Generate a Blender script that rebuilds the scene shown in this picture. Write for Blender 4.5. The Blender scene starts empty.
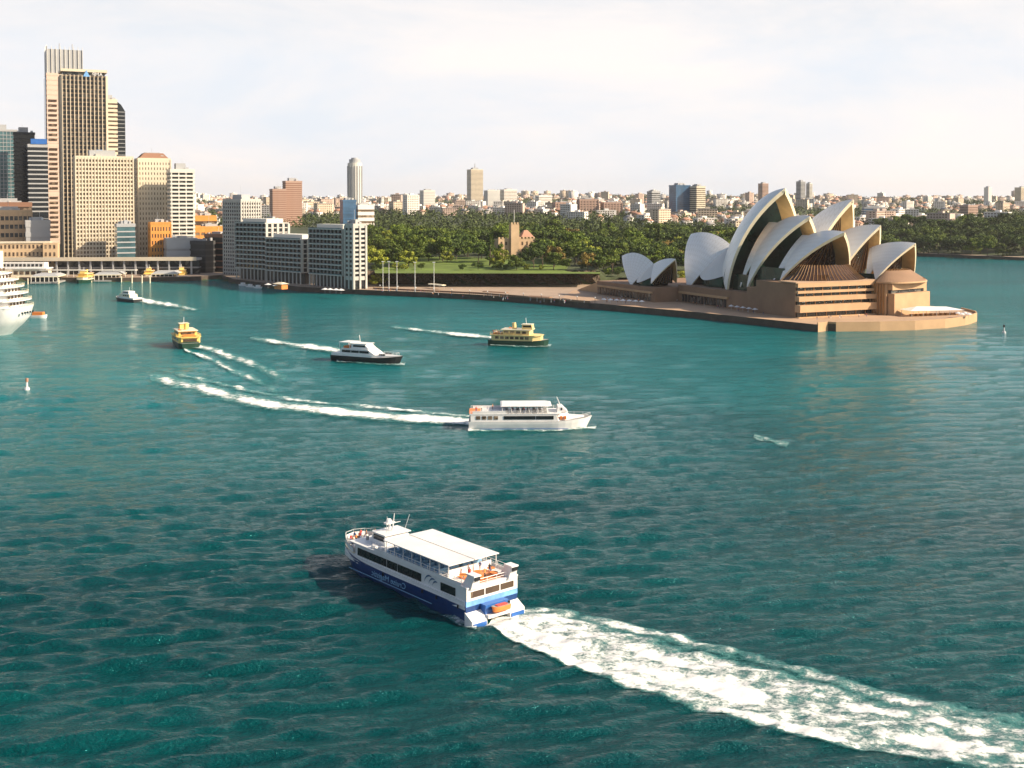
import bpy, bmesh, math, random
import numpy as np
from mathutils import Vector, Matrix, noise as mnoise
R = math.radians
random.seed(7); rng = np.random.default_rng(7)
scene = bpy.context.scene

# ------------------------------------------------------------------ camera
FPX, HZ, CAMH, PITCH = 1160.0, 201.0, 62.0, R(2.0)
cam_d = bpy.data.cameras.new('camera'); cam = bpy.data.objects.new('camera', cam_d)
scene.collection.objects.link(cam); scene.camera = cam
cam.location = (0, 0, CAMH); cam.rotation_euler = (R(90) - PITCH, 0, 0)
cam_d.sensor_width = 36; cam_d.lens = FPX / 1024 * 36
PY0 = HZ + FPX * math.tan(PITCH)
cam_d.shift_y = -(384 - PY0) / 1024
cam_d.clip_start = 1; cam_d.clip_end = 40000

# ------------------------------------------------------------------ light
SUN_AZ, SUN_EL = R(104), R(31)           # azimuth clockwise from +Y
sd = Vector((math.sin(SUN_AZ) * math.cos(SUN_EL), math.cos(SUN_AZ) * math.cos(SUN_EL), math.sin(SUN_EL)))
sl = bpy.data.lights.new('sun', 'SUN'); so = bpy.data.objects.new('sun', sl); scene.collection.objects.link(so)
sl.energy = 5.0; sl.angle = R(0.6); sl.color = (1.0, 0.83, 0.62)
so.rotation_euler = (-sd).to_track_quat('-Z', 'Y').to_euler()
world = bpy.data.worlds.new('World'); scene.world = world; world.use_nodes = True
nt = world.node_tree; nt.nodes.clear()
wo = nt.nodes.new('ShaderNodeOutputWorld'); bg = nt.nodes.new('ShaderNodeBackground')
sky = nt.nodes.new('ShaderNodeTexSky'); sky.sky_type = 'NISHITA'; sky.sun_disc = False
sky.sun_elevation = SUN_EL; sky.sun_rotation = SUN_AZ; sky.dust_density = 2.5; sky.air_density = 1.0
tc = nt.nodes.new('ShaderNodeTexCoord')
mp = nt.nodes.new('ShaderNodeMapping'); mp.inputs['Scale'].default_value = (1.0, 1.0, 3.6)
n1 = nt.nodes.new('ShaderNodeTexNoise'); n1.inputs['Scale'].default_value = 3.3; n1.inputs['Detail'].default_value = 9
n1.inputs['Roughness'].default_value = .62; n1.inputs['Distortion'].default_value = .4
cr = nt.nodes.new('ShaderNodeValToRGB')
cr.color_ramp.elements[0].position = .36; cr.color_ramp.elements[0].color = (.0, .0, .0, 1)
cr.color_ramp.elements[1].position = .66; cr.color_ramp.elements[1].color = (1, 1, 1, 1)
mx = nt.nodes.new('ShaderNodeMix'); mx.data_type = 'RGBA'
mx.inputs['B'].default_value = (7.9, 7.35, 7.05, 1)      # thin white overcast veil
bg.inputs['Strength'].default_value = 0.082
L = nt.links.new
L(tc.outputs['Generated'], mp.inputs['Vector']); L(mp.outputs['Vector'], n1.inputs['Vector'])
L(n1.outputs['Fac'], cr.inputs['Fac'])
sxw = nt.nodes.new('ShaderNodeSeparateXYZ'); L(tc.outputs['Generated'], sxw.inputs['Vector'])
mrw = nt.nodes.new('ShaderNodeMapRange'); mrw.inputs['From Min'].default_value = .12; mrw.inputs['From Max'].default_value = .36
mrw.inputs['To Min'].default_value = 1.0; mrw.inputs['To Max'].default_value = .05; L(sxw.outputs['Z'], mrw.inputs['Value'])
# haze bright over the city; unseen sky behind camera dimmed to darken facing walls
mry = nt.nodes.new('ShaderNodeMapRange'); mry.inputs['From Min'].default_value = -.25; mry.inputs['From Max'].default_value = .45; mry.inputs['To Min'].default_value = .28; L(sxw.outputs['Y'], mry.inputs['Value'])
mrg = nt.nodes.new('ShaderNodeMath'); mrg.operation = 'MULTIPLY'; L(mrw.outputs['Result'], mrg.inputs[0]); L(mry.outputs['Result'], mrg.inputs[1])
mmw = nt.nodes.new('ShaderNodeMath'); mmw.operation = 'MULTIPLY'; L(cr.outputs['Color'], mmw.inputs[0]); L(mrg.outputs[0], mmw.inputs[1])
# pale hazy blue between the clouds, true sky colour towards the zenith
mh = nt.nodes.new('ShaderNodeMix'); mh.data_type = 'RGBA'; mh.inputs['B'].default_value = (6.3, 6.65, 7.15, 1)
L(mrg.outputs[0], mh.inputs['Factor']); L(sky.outputs['Color'], mh.inputs['A'])
L(mmw.outputs[0], mx.inputs['Factor']); L(mh.outputs['Result'], mx.inputs['A']); L(mx.outputs['Result'], bg.inputs['Color']); L(bg.outputs['Background'], wo.inputs['Surface'])
scene.view_settings.view_transform = 'Standard'; scene.view_settings.look = 'None'
scene.view_settings.exposure = 0.74; scene.view_settings.gamma = 1.0; scene.view_settings.use_curve_mapping = False
scene.render.engine = 'CYCLES'

# ------------------------------------------------------------------ measuring helpers (survey of the photograph)
def at(px, py, z=0.0):
    """world point at height z seen at that image point"""
    d = Vector((px - 512, 0, 0)) + Vector((0, math.sin(PITCH), math.cos(PITCH))) * (PY0 - py) + Vector((0, math.cos(PITCH), -math.sin(PITCH))) * FPX
    t = (z - CAMH) / d.z
    return Vector((d.x * t, d.y * t, z))
def xd(px, D): return (px - 512) / FPX * D
def zd(py, D): return CAMH + (HZ - py) / FPX * D

# ------------------------------------------------------------------ materials
M = {}
def mat(name, col, rough=.7, var=.12, scale=.6, metal=0.0, bump=0.0, spec=.5, bscale=None):
    m = bpy.data.materials.new(name); m.use_nodes = True; t = m.node_tree
    b = t.nodes['Principled BSDF']; b.inputs['Roughness'].default_value = rough; b.inputs['Metallic'].default_value = metal
    b.inputs['Specular IOR Level'].default_value = spec
    tcn = t.nodes.new('ShaderNodeTexCoord'); n = t.nodes.new('ShaderNodeTexNoise')
    n.inputs['Scale'].default_value = scale; n.inputs['Detail'].default_value = 6; n.inputs['Roughness'].default_value = .6
    t.links.new(tcn.outputs['Object'], n.inputs['Vector'])
    r = t.nodes.new('ShaderNodeValToRGB')
    r.color_ramp.elements[0].position = .3; r.color_ramp.elements[1].position = .7
    c0 = [max(0, c * (1 - var)) for c in col]; c1 = [min(1, c * (1 + var)) for c in col]
    r.color_ramp.elements[0].color = (*c0, 1); r.color_ramp.elements[1].color = (*c1, 1)
    t.links.new(n.outputs['Fac'], r.inputs['Fac']); t.links.new(r.outputs['Color'], b.inputs['Base Color'])
    if bump:
        bp = t.nodes.new('ShaderNodeBump'); bp.inputs['Strength'].default_value = bump; bp.inputs['Distance'].default_value = .3
        if bscale:
            n2 = t.nodes.new('ShaderNodeTexNoise'); n2.inputs['Scale'].default_value = bscale
            t.links.new(tcn.outputs['Object'], n2.inputs['Vector']); t.links.new(n2.outputs['Fac'], bp.inputs['Height'])
        else: t.links.new(n.outputs['Fac'], bp.inputs['Height'])
        t.links.new(bp.outputs['Normal'], b.inputs['Normal'])
    M[name] = m; return m
mat('white_paint', (.74, .73, .72), .35, .08, .35)
mat('cream_paint', (.78, .70, .52), .4, .06, .5)
mat('pale_yellow', (.70, .54, .24), .5, .1, .6)
mat('navy_paint', (.012, .045, .16), .3, .12, .3)
mat('blue_paint', (.03, .13, .42), .35, .15, .4)
mat('sky_blue_paint', (.16, .36, .68), .4, .35, .5)
mat('letter_blue', (.22, .42, .62), .5, .05, 1)
mat('swirl_blue', (.03, .11, .22), .5, .05, 1)
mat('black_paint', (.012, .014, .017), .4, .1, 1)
mat('green_paint', (.010, .045, .028), .4, .1, 1)
mat('yellow_paint', (.80, .56, .16), .45, .08, .6)
mat('orange_paint', (.72, .22, .05), .5, .1, 1)
mat('red_paint', (.55, .06, .04), .5, .1, 1)
mat('dark_glass', (.012, .016, .02), .12, .2, .3)
mat('deck_grey', (.30, .30, .29), .7, .1, 1)
mat('steel', (.55, .56, .57), .4, .05, 1, metal=.5)
mat('teal_glass', (.06, .13, .15), .15, .5, .05)
mat('blue_glass', (.05, .12, .22), .15, .4, .05)
mat('green_glass', (.010, .035, .025), .15, .5, .1)
mat('bronze_glass', (.045, .022, .012), .18, .5, .2)
mat('bronze', (.32, .17, .06), .45, .2, .5)
mat('granite', (.47, .30, .165), .75, .10, .15, bump=.1)
mat('granite_dark_shade', (.25, .15, .09), .75, .16, .1, bump=.1)  # darker copy of the podium granite, shade of its walls painted in
mat('granite_paving', (.42, .285, .185), .8, .10, .1)
mat('shell_concrete', (.50, .34, .15), .7, .12, .3)
mat('rim_tile', (.78, .68, .48), .45, .06, .3)
mat('sea_wall', (.075, .058, .045), .9, .3, .2)
mat('paving', (.36, .27, .20), .85, .14, .08)
mat('quay_shade', (.06, .06, .06), .9, .1, .2)
mat('grass_lawn', (.11, .165, .02), .95, .35, .03)
mat('soil', (.05, .065, .025), .95, .3, .01)
mat('rock', (.095, .07, .045), .95, .5, .08, bump=.4)
mat('bark', (.10, .075, .05), .95, .2, 1)
mat('sandstone', (.50, .36, .22), .85, .15, .1)
mat('tower_stone', (.62, .47, .38), .7, .08, .05)
mat('tower_cream', (.60, .53, .41), .7, .08, .05)
mat('tower_bronze', (.22, .165, .11), .6, .1, .05)
mat('tower_white', (.62, .60, .54), .7, .08, .05)
mat('tower_grey', (.36, .37, .38), .7, .08, .05)
mat('tower_brown', (.25, .13, .08), .7, .1, .05)
mat('tower_pink', (.40, .27, .215), .75, .1, .05)
mat('orange_brick', (.62, .27, .06), .8, .15, .1)
mat('dark_window', (.045, .045, .048), .2, .4, .12)
mat('brown_window', (.11, .07, .045), .25, .4, .12)
mat('warm_window', (.22, .15, .08), .3, .4, .12)
mat('shade_slab', (.46, .445, .41), .8, .1, .1)
mat('shade_concrete', (.30, .30, .30), .8, .1, .1)
mat('roof_terracotta', (.40, .22, .15), .85, .25, .05)
mat('roof_grey', (.25, .24, .24), .85, .2, .05)
mat('house_cream', (.66, .55, .42), .85, .12, .05)
mat('house_white', (.72, .69, .65), .85, .1, .05)
mat('house_pink', (.55, .42, .35), .85, .15, .05)
mat('house_tan', (.46, .35, .25), .85, .15, .05)
mat('skin', (.50, .30, .20), .6, .05, 2)
for nm, c in dict(cloth_red=(.5, .06, .05), cloth_white=(.75, .75, .73), cloth_blue=(.06, .12, .3), cloth_black=(.03, .03, .035), cloth_orange=(.7, .25, .06)).items():
    mat(nm, c, .9, .1, 3)

def leaf_mat(name, c0, c1):
    m = bpy.data.materials.new(name); m.use_nodes = True; t = m.node_tree; b = t.nodes['Principled BSDF']
    b.inputs['Roughness'].default_value = .7; b.inputs['Specular IOR Level'].default_value = .25
    g = t.nodes.new('ShaderNodeNewGeometry'); oi = t.nodes.new('ShaderNodeObjectInfo')
    r = t.nodes.new('ShaderNodeValToRGB'); r.color_ramp.elements[0].color = (*c0, 1); r.color_ramp.elements[1].color = (*c1, 1)
    t.links.new(g.outputs['Random Per Island'], r.inputs['Fac'])
    h = t.nodes.new('ShaderNodeHueSaturation'); mr = t.nodes.new('ShaderNodeMapRange')
    mr.inputs['To Min'].default_value = .65; mr.inputs['To Max'].default_value = 1.35
    t.links.new(oi.outputs['Random'], mr.inputs['Value']); t.links.new(mr.outputs['Result'], h.inputs['Value'])
    t.links.new(r.outputs['Color'], h.inputs['Color']); t.links.new(h.outputs['Color'], b.inputs['Base Color'])
    M[name] = m
leaf_mat('leaf_dark', (.020, .046, .008), (.085, .125, .020))
leaf_mat('leaf_mid', (.040, .080, .008), (.145, .19, .022))
leaf_mat('leaf_light', (.09, .125, .010), (.27, .28, .03))
leaf_mat('leaf_gold', (.13, .10, .025), (.28, .20, .05))
leaf_mat('leaf_far', (.030, .055, .012), (.11, .145, .035))

# tiled shell: white glazed tile with chevron lid joints following the ribs (uv = rib, height)
m = bpy.data.materials.new('shell_tile'); m.use_nodes = True; t = m.node_tree; b = t.nodes['Principled BSDF']
b.inputs['Roughness'].default_value = .32
uvn = t.nodes.new('ShaderNodeUVMap'); uvn.uv_map = 'UVMap'; sx = t.nodes.new('ShaderNodeSeparateXYZ')
t.links.new(uvn.outputs['UV'], sx.inputs['Vector'])
def math_node(t, op, a, bb=None):
    n = t.nodes.new('ShaderNodeMath'); n.operation = op
    for i, v in enumerate((a, bb)):
        if v is None: continue
        if isinstance(v, (int, float)): n.inputs[i].default_value = v
        else: t.links.new(v, n.inputs[i])
    return n.outputs[0]
fu = math_node(t, 'FRACT', sx.outputs['X'])
ju = math_node(t, 'LESS_THAN', fu, .09)
chev = math_node(t, 'ABSOLUTE', math_node(t, 'SUBTRACT', fu, .5))
fv = math_node(t, 'FRACT', math_node(t, 'ADD', sx.outputs['Y'], chev))
jv = math_node(t, 'LESS_THAN', fv, .10)
jj = math_node(t, 'MAXIMUM', ju, jv)
nz = t.nodes.new('ShaderNodeTexNoise'); nz.inputs['Scale'].default_value = .12; nz.inputs['Detail'].default_value = 5
tcn = t.nodes.new('ShaderNodeTexCoord'); t.links.new(tcn.outputs['Object'], nz.inputs['Vector'])
r = t.nodes.new('ShaderNodeValToRGB'); r.color_ramp.elements[0].color = (.78, .77, .74, 1); r.color_ramp.elements[1].color = (.86, .85, .83, 1)
t.links.new(nz.outputs['Fac'], r.inputs['Fac'])
mxx = t.nodes.new('ShaderNodeMix'); mxx.data_type = 'RGBA'; mxx.inputs['B'].default_value = (.50, .44, .36, 1)
t.links.new(math_node(t, 'MULTIPLY', jj, .45), mxx.inputs['Factor'])
t.links.new(r.outputs['Color'], mxx.inputs['A']); t.links.new(mxx.outputs['Result'], b.inputs['Base Color'])
M['shell_tile'] = m

# window glass: cells (rooms) differ in blinds and curtains
for nm, dark, lite in (('dark_window', (.022, .024, .028), (.16, .15, .13)), ('brown_window', (.07, .045, .03), (.24, .18, .12)), ('warm_window', (.12, .085, .05), (.36, .28, .18))):
    mm_ = M[nm]; tt_ = mm_.node_tree; bb2 = tt_.nodes['Principled BSDF']; vo = tt_.nodes.new('ShaderNodeTexVoronoi'); vo.inputs['Scale'].default_value = .34
    tc2 = tt_.nodes.new('ShaderNodeTexCoord'); tt_.links.new(tc2.outputs['Object'], vo.inputs['Vector']); sp_ = tt_.nodes.new('ShaderNodeSeparateXYZ'); tt_.links.new(vo.outputs['Color'], sp_.inputs['Vector'])
    rp = tt_.nodes.new('ShaderNodeValToRGB'); rp.color_ramp.elements[0].position = .62; rp.color_ramp.elements[0].color = (*dark, 1); rp.color_ramp.elements[1].position = 1.0; rp.color_ramp.elements[1].color = (*lite, 1)
    tt_.links.new(sp_.outputs['X'], rp.inputs['Fac']); tt_.links.new(rp.outputs['Color'], bb2.inputs['Base Color'])
# water
m = bpy.data.materials.new('sea_water'); m.use_nodes = True; t = m.node_tree; b = t.nodes['Principled BSDF']
b.inputs['IOR'].default_value = 1.333; b.inputs['Roughness'].default_value = .08; b.inputs['Specular Tint'].default_value = (.15, .90, 1.0, 1)
tcn = t.nodes.new('ShaderNodeTexCoord')
def wnoise(scale, sy, detail=4, rough=.55, rot=0.0):
    mpn = t.nodes.new('ShaderNodeMapping'); mpn.inputs['Scale'].default_value = (1, sy, 1); mpn.inputs['Rotation'].default_value = (0, 0, rot)
    n = t.nodes.new('ShaderNodeTexNoise'); n.inputs['Scale'].default_value = scale; n.inputs['Detail'].default_value = detail; n.inputs['Roughness'].default_value = rough
    t.links.new(tcn.outputs['Object'], mpn.inputs['Vector']); t.links.new(mpn.outputs['Vector'], n.inputs['Vector']); return n.outputs['Fac']
a1 = wnoise(.10, 2.2, 6, .6, .15); a2 = wnoise(.45, 1.9, 5, .6, -.2); a3 = wnoise(1.8, 1.5, 4, .6, .3)
hsum = math_node(t, 'ADD', math_node(t, 'MULTIPLY', a1, .35), math_node(t, 'ADD', math_node(t, 'MULTIPLY', a2, .95), math_node(t, 'MULTIPLY', a3, .55)))
bp = t.nodes.new('ShaderNodeBump'); bp.inputs['Strength'].default_value = .70; bp.inputs['Distance'].default_value = 1.05
t.links.new(hsum, bp.inputs['Height']); t.links.new(bp.outputs['Normal'], b.inputs['Normal'])
big = wnoise(.006, 1.6, 4, .5, .2)
r = t.nodes.new('ShaderNodeValToRGB'); r.color_ramp.elements[0].position = .35; r.color_ramp.elements[1].position = .68
r.color_ramp.elements[0].color = (.0, .029, .033, 1); r.color_ramp.elements[1].color = (.0, .066, .068, 1)
t.links.new(big, r.inputs['Fac'])
# base colour turns turquoise with distance, painting in the grazing sky reflection
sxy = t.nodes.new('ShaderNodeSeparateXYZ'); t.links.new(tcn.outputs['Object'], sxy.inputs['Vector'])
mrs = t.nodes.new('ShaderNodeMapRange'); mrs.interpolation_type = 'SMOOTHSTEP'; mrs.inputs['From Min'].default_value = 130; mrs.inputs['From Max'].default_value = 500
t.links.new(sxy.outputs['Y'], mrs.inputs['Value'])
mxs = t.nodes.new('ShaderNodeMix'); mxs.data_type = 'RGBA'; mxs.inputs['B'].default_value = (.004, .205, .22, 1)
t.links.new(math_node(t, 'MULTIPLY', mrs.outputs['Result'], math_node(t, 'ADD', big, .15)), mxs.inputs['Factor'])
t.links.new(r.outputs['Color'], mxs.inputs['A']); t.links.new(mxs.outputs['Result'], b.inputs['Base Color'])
M['sea_water'] = m
# foam
m = bpy.data.materials.new('foam'); m.use_nodes = True; t = m.node_tree; b = t.nodes['Principled BSDF']
b.inputs['Roughness'].default_value = .8; b.inputs['Base Color'].default_value = (.80, .80, .78, 1)
at_n = t.nodes.new('ShaderNodeAttribute'); at_n.attribute_name = 'foam_amount'
tcn = t.nodes.new('ShaderNodeTexCoord')
f1 = wnoise(.42, 1.4, 7, .68, .3); f2 = wnoise(1.9, 1.3, 5, .7, 0)
fs = math_node(t, 'ADD', math_node(t, 'MULTIPLY', f1, .65), math_node(t, 'MULTIPLY', f2, .35))
mr = t.nodes.new('ShaderNodeMapRange'); mr.interpolation_type = 'SMOOTHSTEP'
fv_ = math_node(t, 'SUBTRACT', math_node(t, 'ADD', fs, at_n.outputs['Fac']), 1.0)
t.links.new(fv_, mr.inputs['Value'])
mr2 = t.nodes.new('ShaderNodeMapRange'); mr2.interpolation_type = 'SMOOTHSTEP'; t.links.new(fv_, mr2.inputs['Value'])
mr2.inputs['From Min'].default_value = -.17; mr2.inputs['From Max'].default_value = .02; mr2.inputs['To Max'].default_value = .42
fc = t.nodes.new('ShaderNodeMix'); fc.data_type = 'RGBA'; fc.inputs['A'].default_value = (.10, .34, .33, 1); fc.inputs['B'].default_value = (.80, .80, .78, 1)
t.links.new(mr.outputs['Result'], fc.inputs['Factor']); t.links.new(fc.outputs['Result'], b.inputs['Base Color'])
mr.inputs['From Min'].default_value = -.03; mr.inputs['From Max'].default_value = .20
t.links.new(math_node(t, 'MAXIMUM', mr.outputs['Result'], mr2.outputs['Result']), b.inputs['Alpha'])
bp = t.nodes.new('ShaderNodeBump'); bp.inputs['Strength'].default_value = .6; bp.inputs['Distance'].default_value = .5
t.links.new(fs, bp.inputs['Height']); t.links.new(bp.outputs['Normal'], b.inputs['Normal'])
M['foam'] = m

# ------------------------------------------------------------------ object helpers
C = scene.collection
def tag(o, label=None, cat=None, group=None, kind=None):
    if label: o['label'] = label
    if cat: o['category'] = cat
    if group: o['group'] = group
    if kind: o['kind'] = kind
    return o
def thing(name, label, cat, loc=(0, 0, 0), rz=0.0, group=None):
    o = bpy.data.objects.new(name, None); C.objects.link(o); o.location = loc; o.rotation_euler = (0, 0, rz); o.empty_display_size = .5
    return tag(o, label, cat, group)
def copy_tree(o, parent=None):
    c = o.copy(); C.objects.link(c)
    if parent is not None: c.parent = parent
    for ch in list(o.children): copy_tree(ch, c)
    return c
def link(name, me, parent=None, loc=None):
    o = bpy.data.objects.new(name, me); C.objects.link(o)
    if parent is not None: o.parent = parent
    if loc is not None: o.location = loc
    return o
class MB:
    def __init__(s): s.v = []; s.f = []; s.m = []; s.mats = []; s.smooth = False
    def mi(s, mt):
        mt = M[mt] if isinstance(mt, str) else mt
        if mt not in s.mats: s.mats.append(mt)
        return s.mats.index(mt)
    def add(s, vs, fs, mt='white_paint', T=None):
        k = len(s.v); i = s.mi(mt)
        s.v += [tuple((T @ Vector(p)) if T else p) for p in vs]
        s.f += [tuple(k + a for a in f) for f in fs]; s.m += [i] * len(fs)
        return s
    def box(s, x0, x1, y0, y1, z0, z1, mt='white_paint', T=None):
        vs = [(x0, y0, z0), (x1, y0, z0), (x1, y1, z0), (x0, y1, z0), (x0, y0, z1), (x1, y0, z1), (x1, y1, z1), (x0, y1, z1)]
        return s.add(vs, [(0, 3, 2, 1), (4, 5, 6, 7), (0, 1, 5, 4), (1, 2, 6, 5), (2, 3, 7, 6), (3, 0, 4, 7)], mt, T)
    def prism(s, poly, z0, z1, mt='white_paint', T=None, top=None):
        """poly counter-clockwise list of (x,y); top = optional second outline"""
        n = len(poly); q = top or poly
        vs = [(x, y, z0) for x, y in poly] + [(x, y, z1) for x, y in q]
        return s.add(vs, [tuple(range(n - 1, -1, -1)), tuple(range(n, 2 * n))] + [(i, (i + 1) % n, n + (i + 1) % n, n + i) for i in range(n)], mt, T)
    def tube(s, a, b, r, mt='steel', n=6, r2=None, T=None):
        a = Vector(a); b = Vector(b); d = (b - a).normalized(); u = d.orthogonal().normalized(); w = d.cross(u); r2 = r if r2 is None else r2
        vs = [tuple(a + (u * math.cos(2 * math.pi * i / n) + w * math.sin(2 * math.pi * i / n)) * r) for i in range(n)]
        vs += [tuple(b + (u * math.cos(2 * math.pi * i / n) + w * math.sin(2 * math.pi * i / n)) * r2) for i in range(n)]
        return s.add(vs, [tuple(range(n - 1, -1, -1)), tuple(range(n, 2 * n))] + [(i, (i + 1) % n, n + (i + 1) % n, n + i) for i in range(n)], mt, T)
    def grid(s, P, mt, flip=False, T=None, close=False):
        """P: rows of points"""
        h = len(P); w = len(P[0]); vs = [p for row in P for p in row]; fs = []
        for i in range(h - 1):
            for j in range(w - 1 + (1 if close else 0)):
                j2 = (j + 1) % w
                f = (i * w + j, i * w + j2, (i + 1) * w + j2, (i + 1) * w + j)
                fs.append(f[::-1] if flip else f)
        return s.add(vs, fs, mt, T)
    def mesh(s, name, uv=None, smooth=False):
        me = bpy.data.meshes.new(name); me.from_pydata(s.v, [], s.f)
        for mt in s.mats: me.materials.append(mt)
        me.polygons.foreach_set('material_index', s.m)
        if smooth: me.polygons.foreach_set('use_smooth', [True] * len(s.f))
        me.update(); return me
    def build(s, name, parent=None, loc=None, smooth=False, fix=False):
        me = s.mesh(name, smooth=smooth)
        if fix:
            bm = bmesh.new(); bm.from_mesh(me); bmesh.ops.recalc_face_normals(bm, faces=bm.faces); bm.to_mesh(me); bm.free()
        return link(name, me, parent, loc)
def np_mesh(name, V, F, mats, attr=None, smooth=True):
    me = bpy.data.meshes.new(name); me.vertices.add(len(V)); me.vertices.foreach_set('co', V.astype(np.float32).ravel())
    me.loops.add(F.size); me.loops.foreach_set('vertex_index', F.astype(np.int32).ravel())
    me.polygons.add(len(F)); me.polygons.foreach_set('loop_start', np.arange(0, F.size, F.shape[1], dtype=np.int32))
    me.polygons.foreach_set('loop_total', np.full(len(F), F.shape[1], dtype=np.int32))
    if smooth: me.polygons.foreach_set('use_smooth', np.ones(len(F), dtype=bool))
    for mt in mats: me.materials.append(M[mt])
    me.update(calc_edges=True)
    if attr is not None:
        a = me.attributes.new(attr[0], 'FLOAT', 'POINT'); a.data.foreach_set('value', attr[1].astype(np.float32))
    return me

def rail(parent, pts, h=1.0, mt='steel', r_=.035, posts=True, name='railing', mid=True):
    b = MB()
    for a, c in zip(pts[:-1], pts[1:]):
        a = Vector(a); c = Vector(c)
        b.tube(a + Vector((0, 0, h)), c + Vector((0, 0, h)), r_, mt, 5)
        if mid: b.tube(a + Vector((0, 0, h * .5)), c + Vector((0, 0, h * .5)), r_ * .7, mt, 5)
        k = max(1, int((c - a).length / 1.6))
        for i in range(k + 1):
            q = a.lerp(c, i / k); b.tube(q, q + Vector((0, 0, h)), r_, mt, 5)
    return b.build(name, parent)
# ------------------------------------------------------------------ coast and terrain
def gp(px, py, z=0): p = at(px, py, z); return (p.x, p.y)
coast = [(-1500, 300), (-400, 330), (-395, 860), gp(20, 281.5), gp(120, 282), gp(190, 281), gp(222, 279), gp(234, 283.5), gp(300, 291.5), gp(370, 295), gp(430, 297.5),
         gp(480, 300), gp(540, 304), gp(597, 309.5), (60, 672), (120, 640), (165, 640), (300, 900), (370, 1080), (400, 1230), gp(905, 255.5), gp(940, 257), gp(1024, 260.5), (900, 1150), (2500, 1150)]
cpts = np.array(coast)
def in_land(x, y):
    poly = coast + [(16000, 3000), (16000, 16000), (-16000, 16000), (-16000, 300)]
    c = False; j = len(poly) - 1
    for i in range(len(poly)):
        xi, yi = poly[i]; xj, yj = poly[j]
        if (yi > y) != (yj > y) and x < (xj - xi) * (y - yi) / (yj - yi) + xi: c = not c
        j = i
    return c
def coast_dist(X, Y):
    d = np.full(np.shape(X), 1e9)
    for i in range(len(cpts) - 1):
        a = cpts[i]; b = cpts[i + 1]; ab = b - a
        t = np.clip(((X - a[0]) * ab[0] + (Y - a[1]) * ab[1]) / (ab @ ab), 0, 1)
        d = np.minimum(d, np.hypot(X - a[0] - t * ab[0], Y - a[1] - t * ab[1]))
    return d
CLIFF = 816.0
def hill(X, Y):
    X = np.asarray(X, float); Y = np.asarray(Y, float)
    prof = np.interp(Y, [700, 900, 1100, 1400, 2000, 3000, 4200, 5200, 6500, 9000], [3, 12, 17, 22, 31, 45, 60, 70, 45, 0])
    prof = prof + np.clip((Y - 1300) / 1500, 0, 1) * (7 * np.sin(X / 420 + Y / 700) + 5 * np.sin(X / 170 + 1.3) * np.sin(Y / 260) + 4 * np.sin(X / 900 + 2))
    dc = coast_dist(X, Y)
    z = 2.9 + np.minimum(np.clip(dc - 12, 0, None) * .09, np.clip(prof - 2.9, 0, None))
    city = (X < -112) & (Y < 1250)
    z = np.where(city, np.minimum(z, 2.9 + np.clip((Y - 960) * .05, 0, 15)), z)
    g = (X > -118) & (X < 62) & (Y > CLIFF)
    z = np.where(g, np.maximum(z, 12.5 + np.clip((Y - CLIFF) * .03, 0, 6)), z)
    g0 = (X > -200) & (X < 75) & (Y <= CLIFF)
    z = np.where(g0, 2.9, z)
    return z
def hz(x, y): return float(hill(x, y))

b = MB(); land = coast + [(16000, 3000), (16000, 16000), (-16000, 16000), (-16000, 300)]
n = len(land)
b.add([(x, y, 3.3) for x, y in land], [tuple(range(n))], 'paving')
for i in range(n - 1):
    (x0, y0), (x1, y1) = land[i], land[i + 1]
    b.add([(x0, y0, -3), (x1, y1, -3), (x1, y1, 3.3), (x0, y0, 3.3)], [(0, 1, 2, 3)], 'sea_wall')
g = b.build('quay_ground', fix=False); tag(g, kind='structure')
xs = np.concatenate([np.linspace(-9000, -900, 30), np.linspace(-880, -130, 60), np.linspace(-119, 80, 45), np.linspace(90, 1200, 80), np.linspace(1250, 9000, 40)])
ys = np.concatenate([[815.0, 817.5], np.linspace(822, 1000, 30), np.linspace(1010, 1600, 50), np.linspace(1640, 6500, 90), np.linspace(6700, 14000, 20)])
XX, YY = np.meshgrid(xs, ys); ZZ = hill(XX, YY)
wet = coast_dist(XX, YY) < 4
for i in range(XX.shape[0]):
    for j in range(XX.shape[1]):
        if ys[i] < 1500 and not in_land(XX[i, j], YY[i, j]): ZZ[i, j] = -4
Vt = np.stack([XX.ravel(), YY.ravel(), ZZ.ravel()], 1); w = len(xs)
ii, jj = np.meshgrid(np.arange(len(ys) - 1), np.arange(w - 1), indexing='ij'); k = (ii * w + jj).ravel()
F = np.stack([k, k + 1, k + w + 1, k + w], 1)
tag(link('terrain', np_mesh('terrain', Vt, F, ['soil'])), kind='structure')

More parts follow.
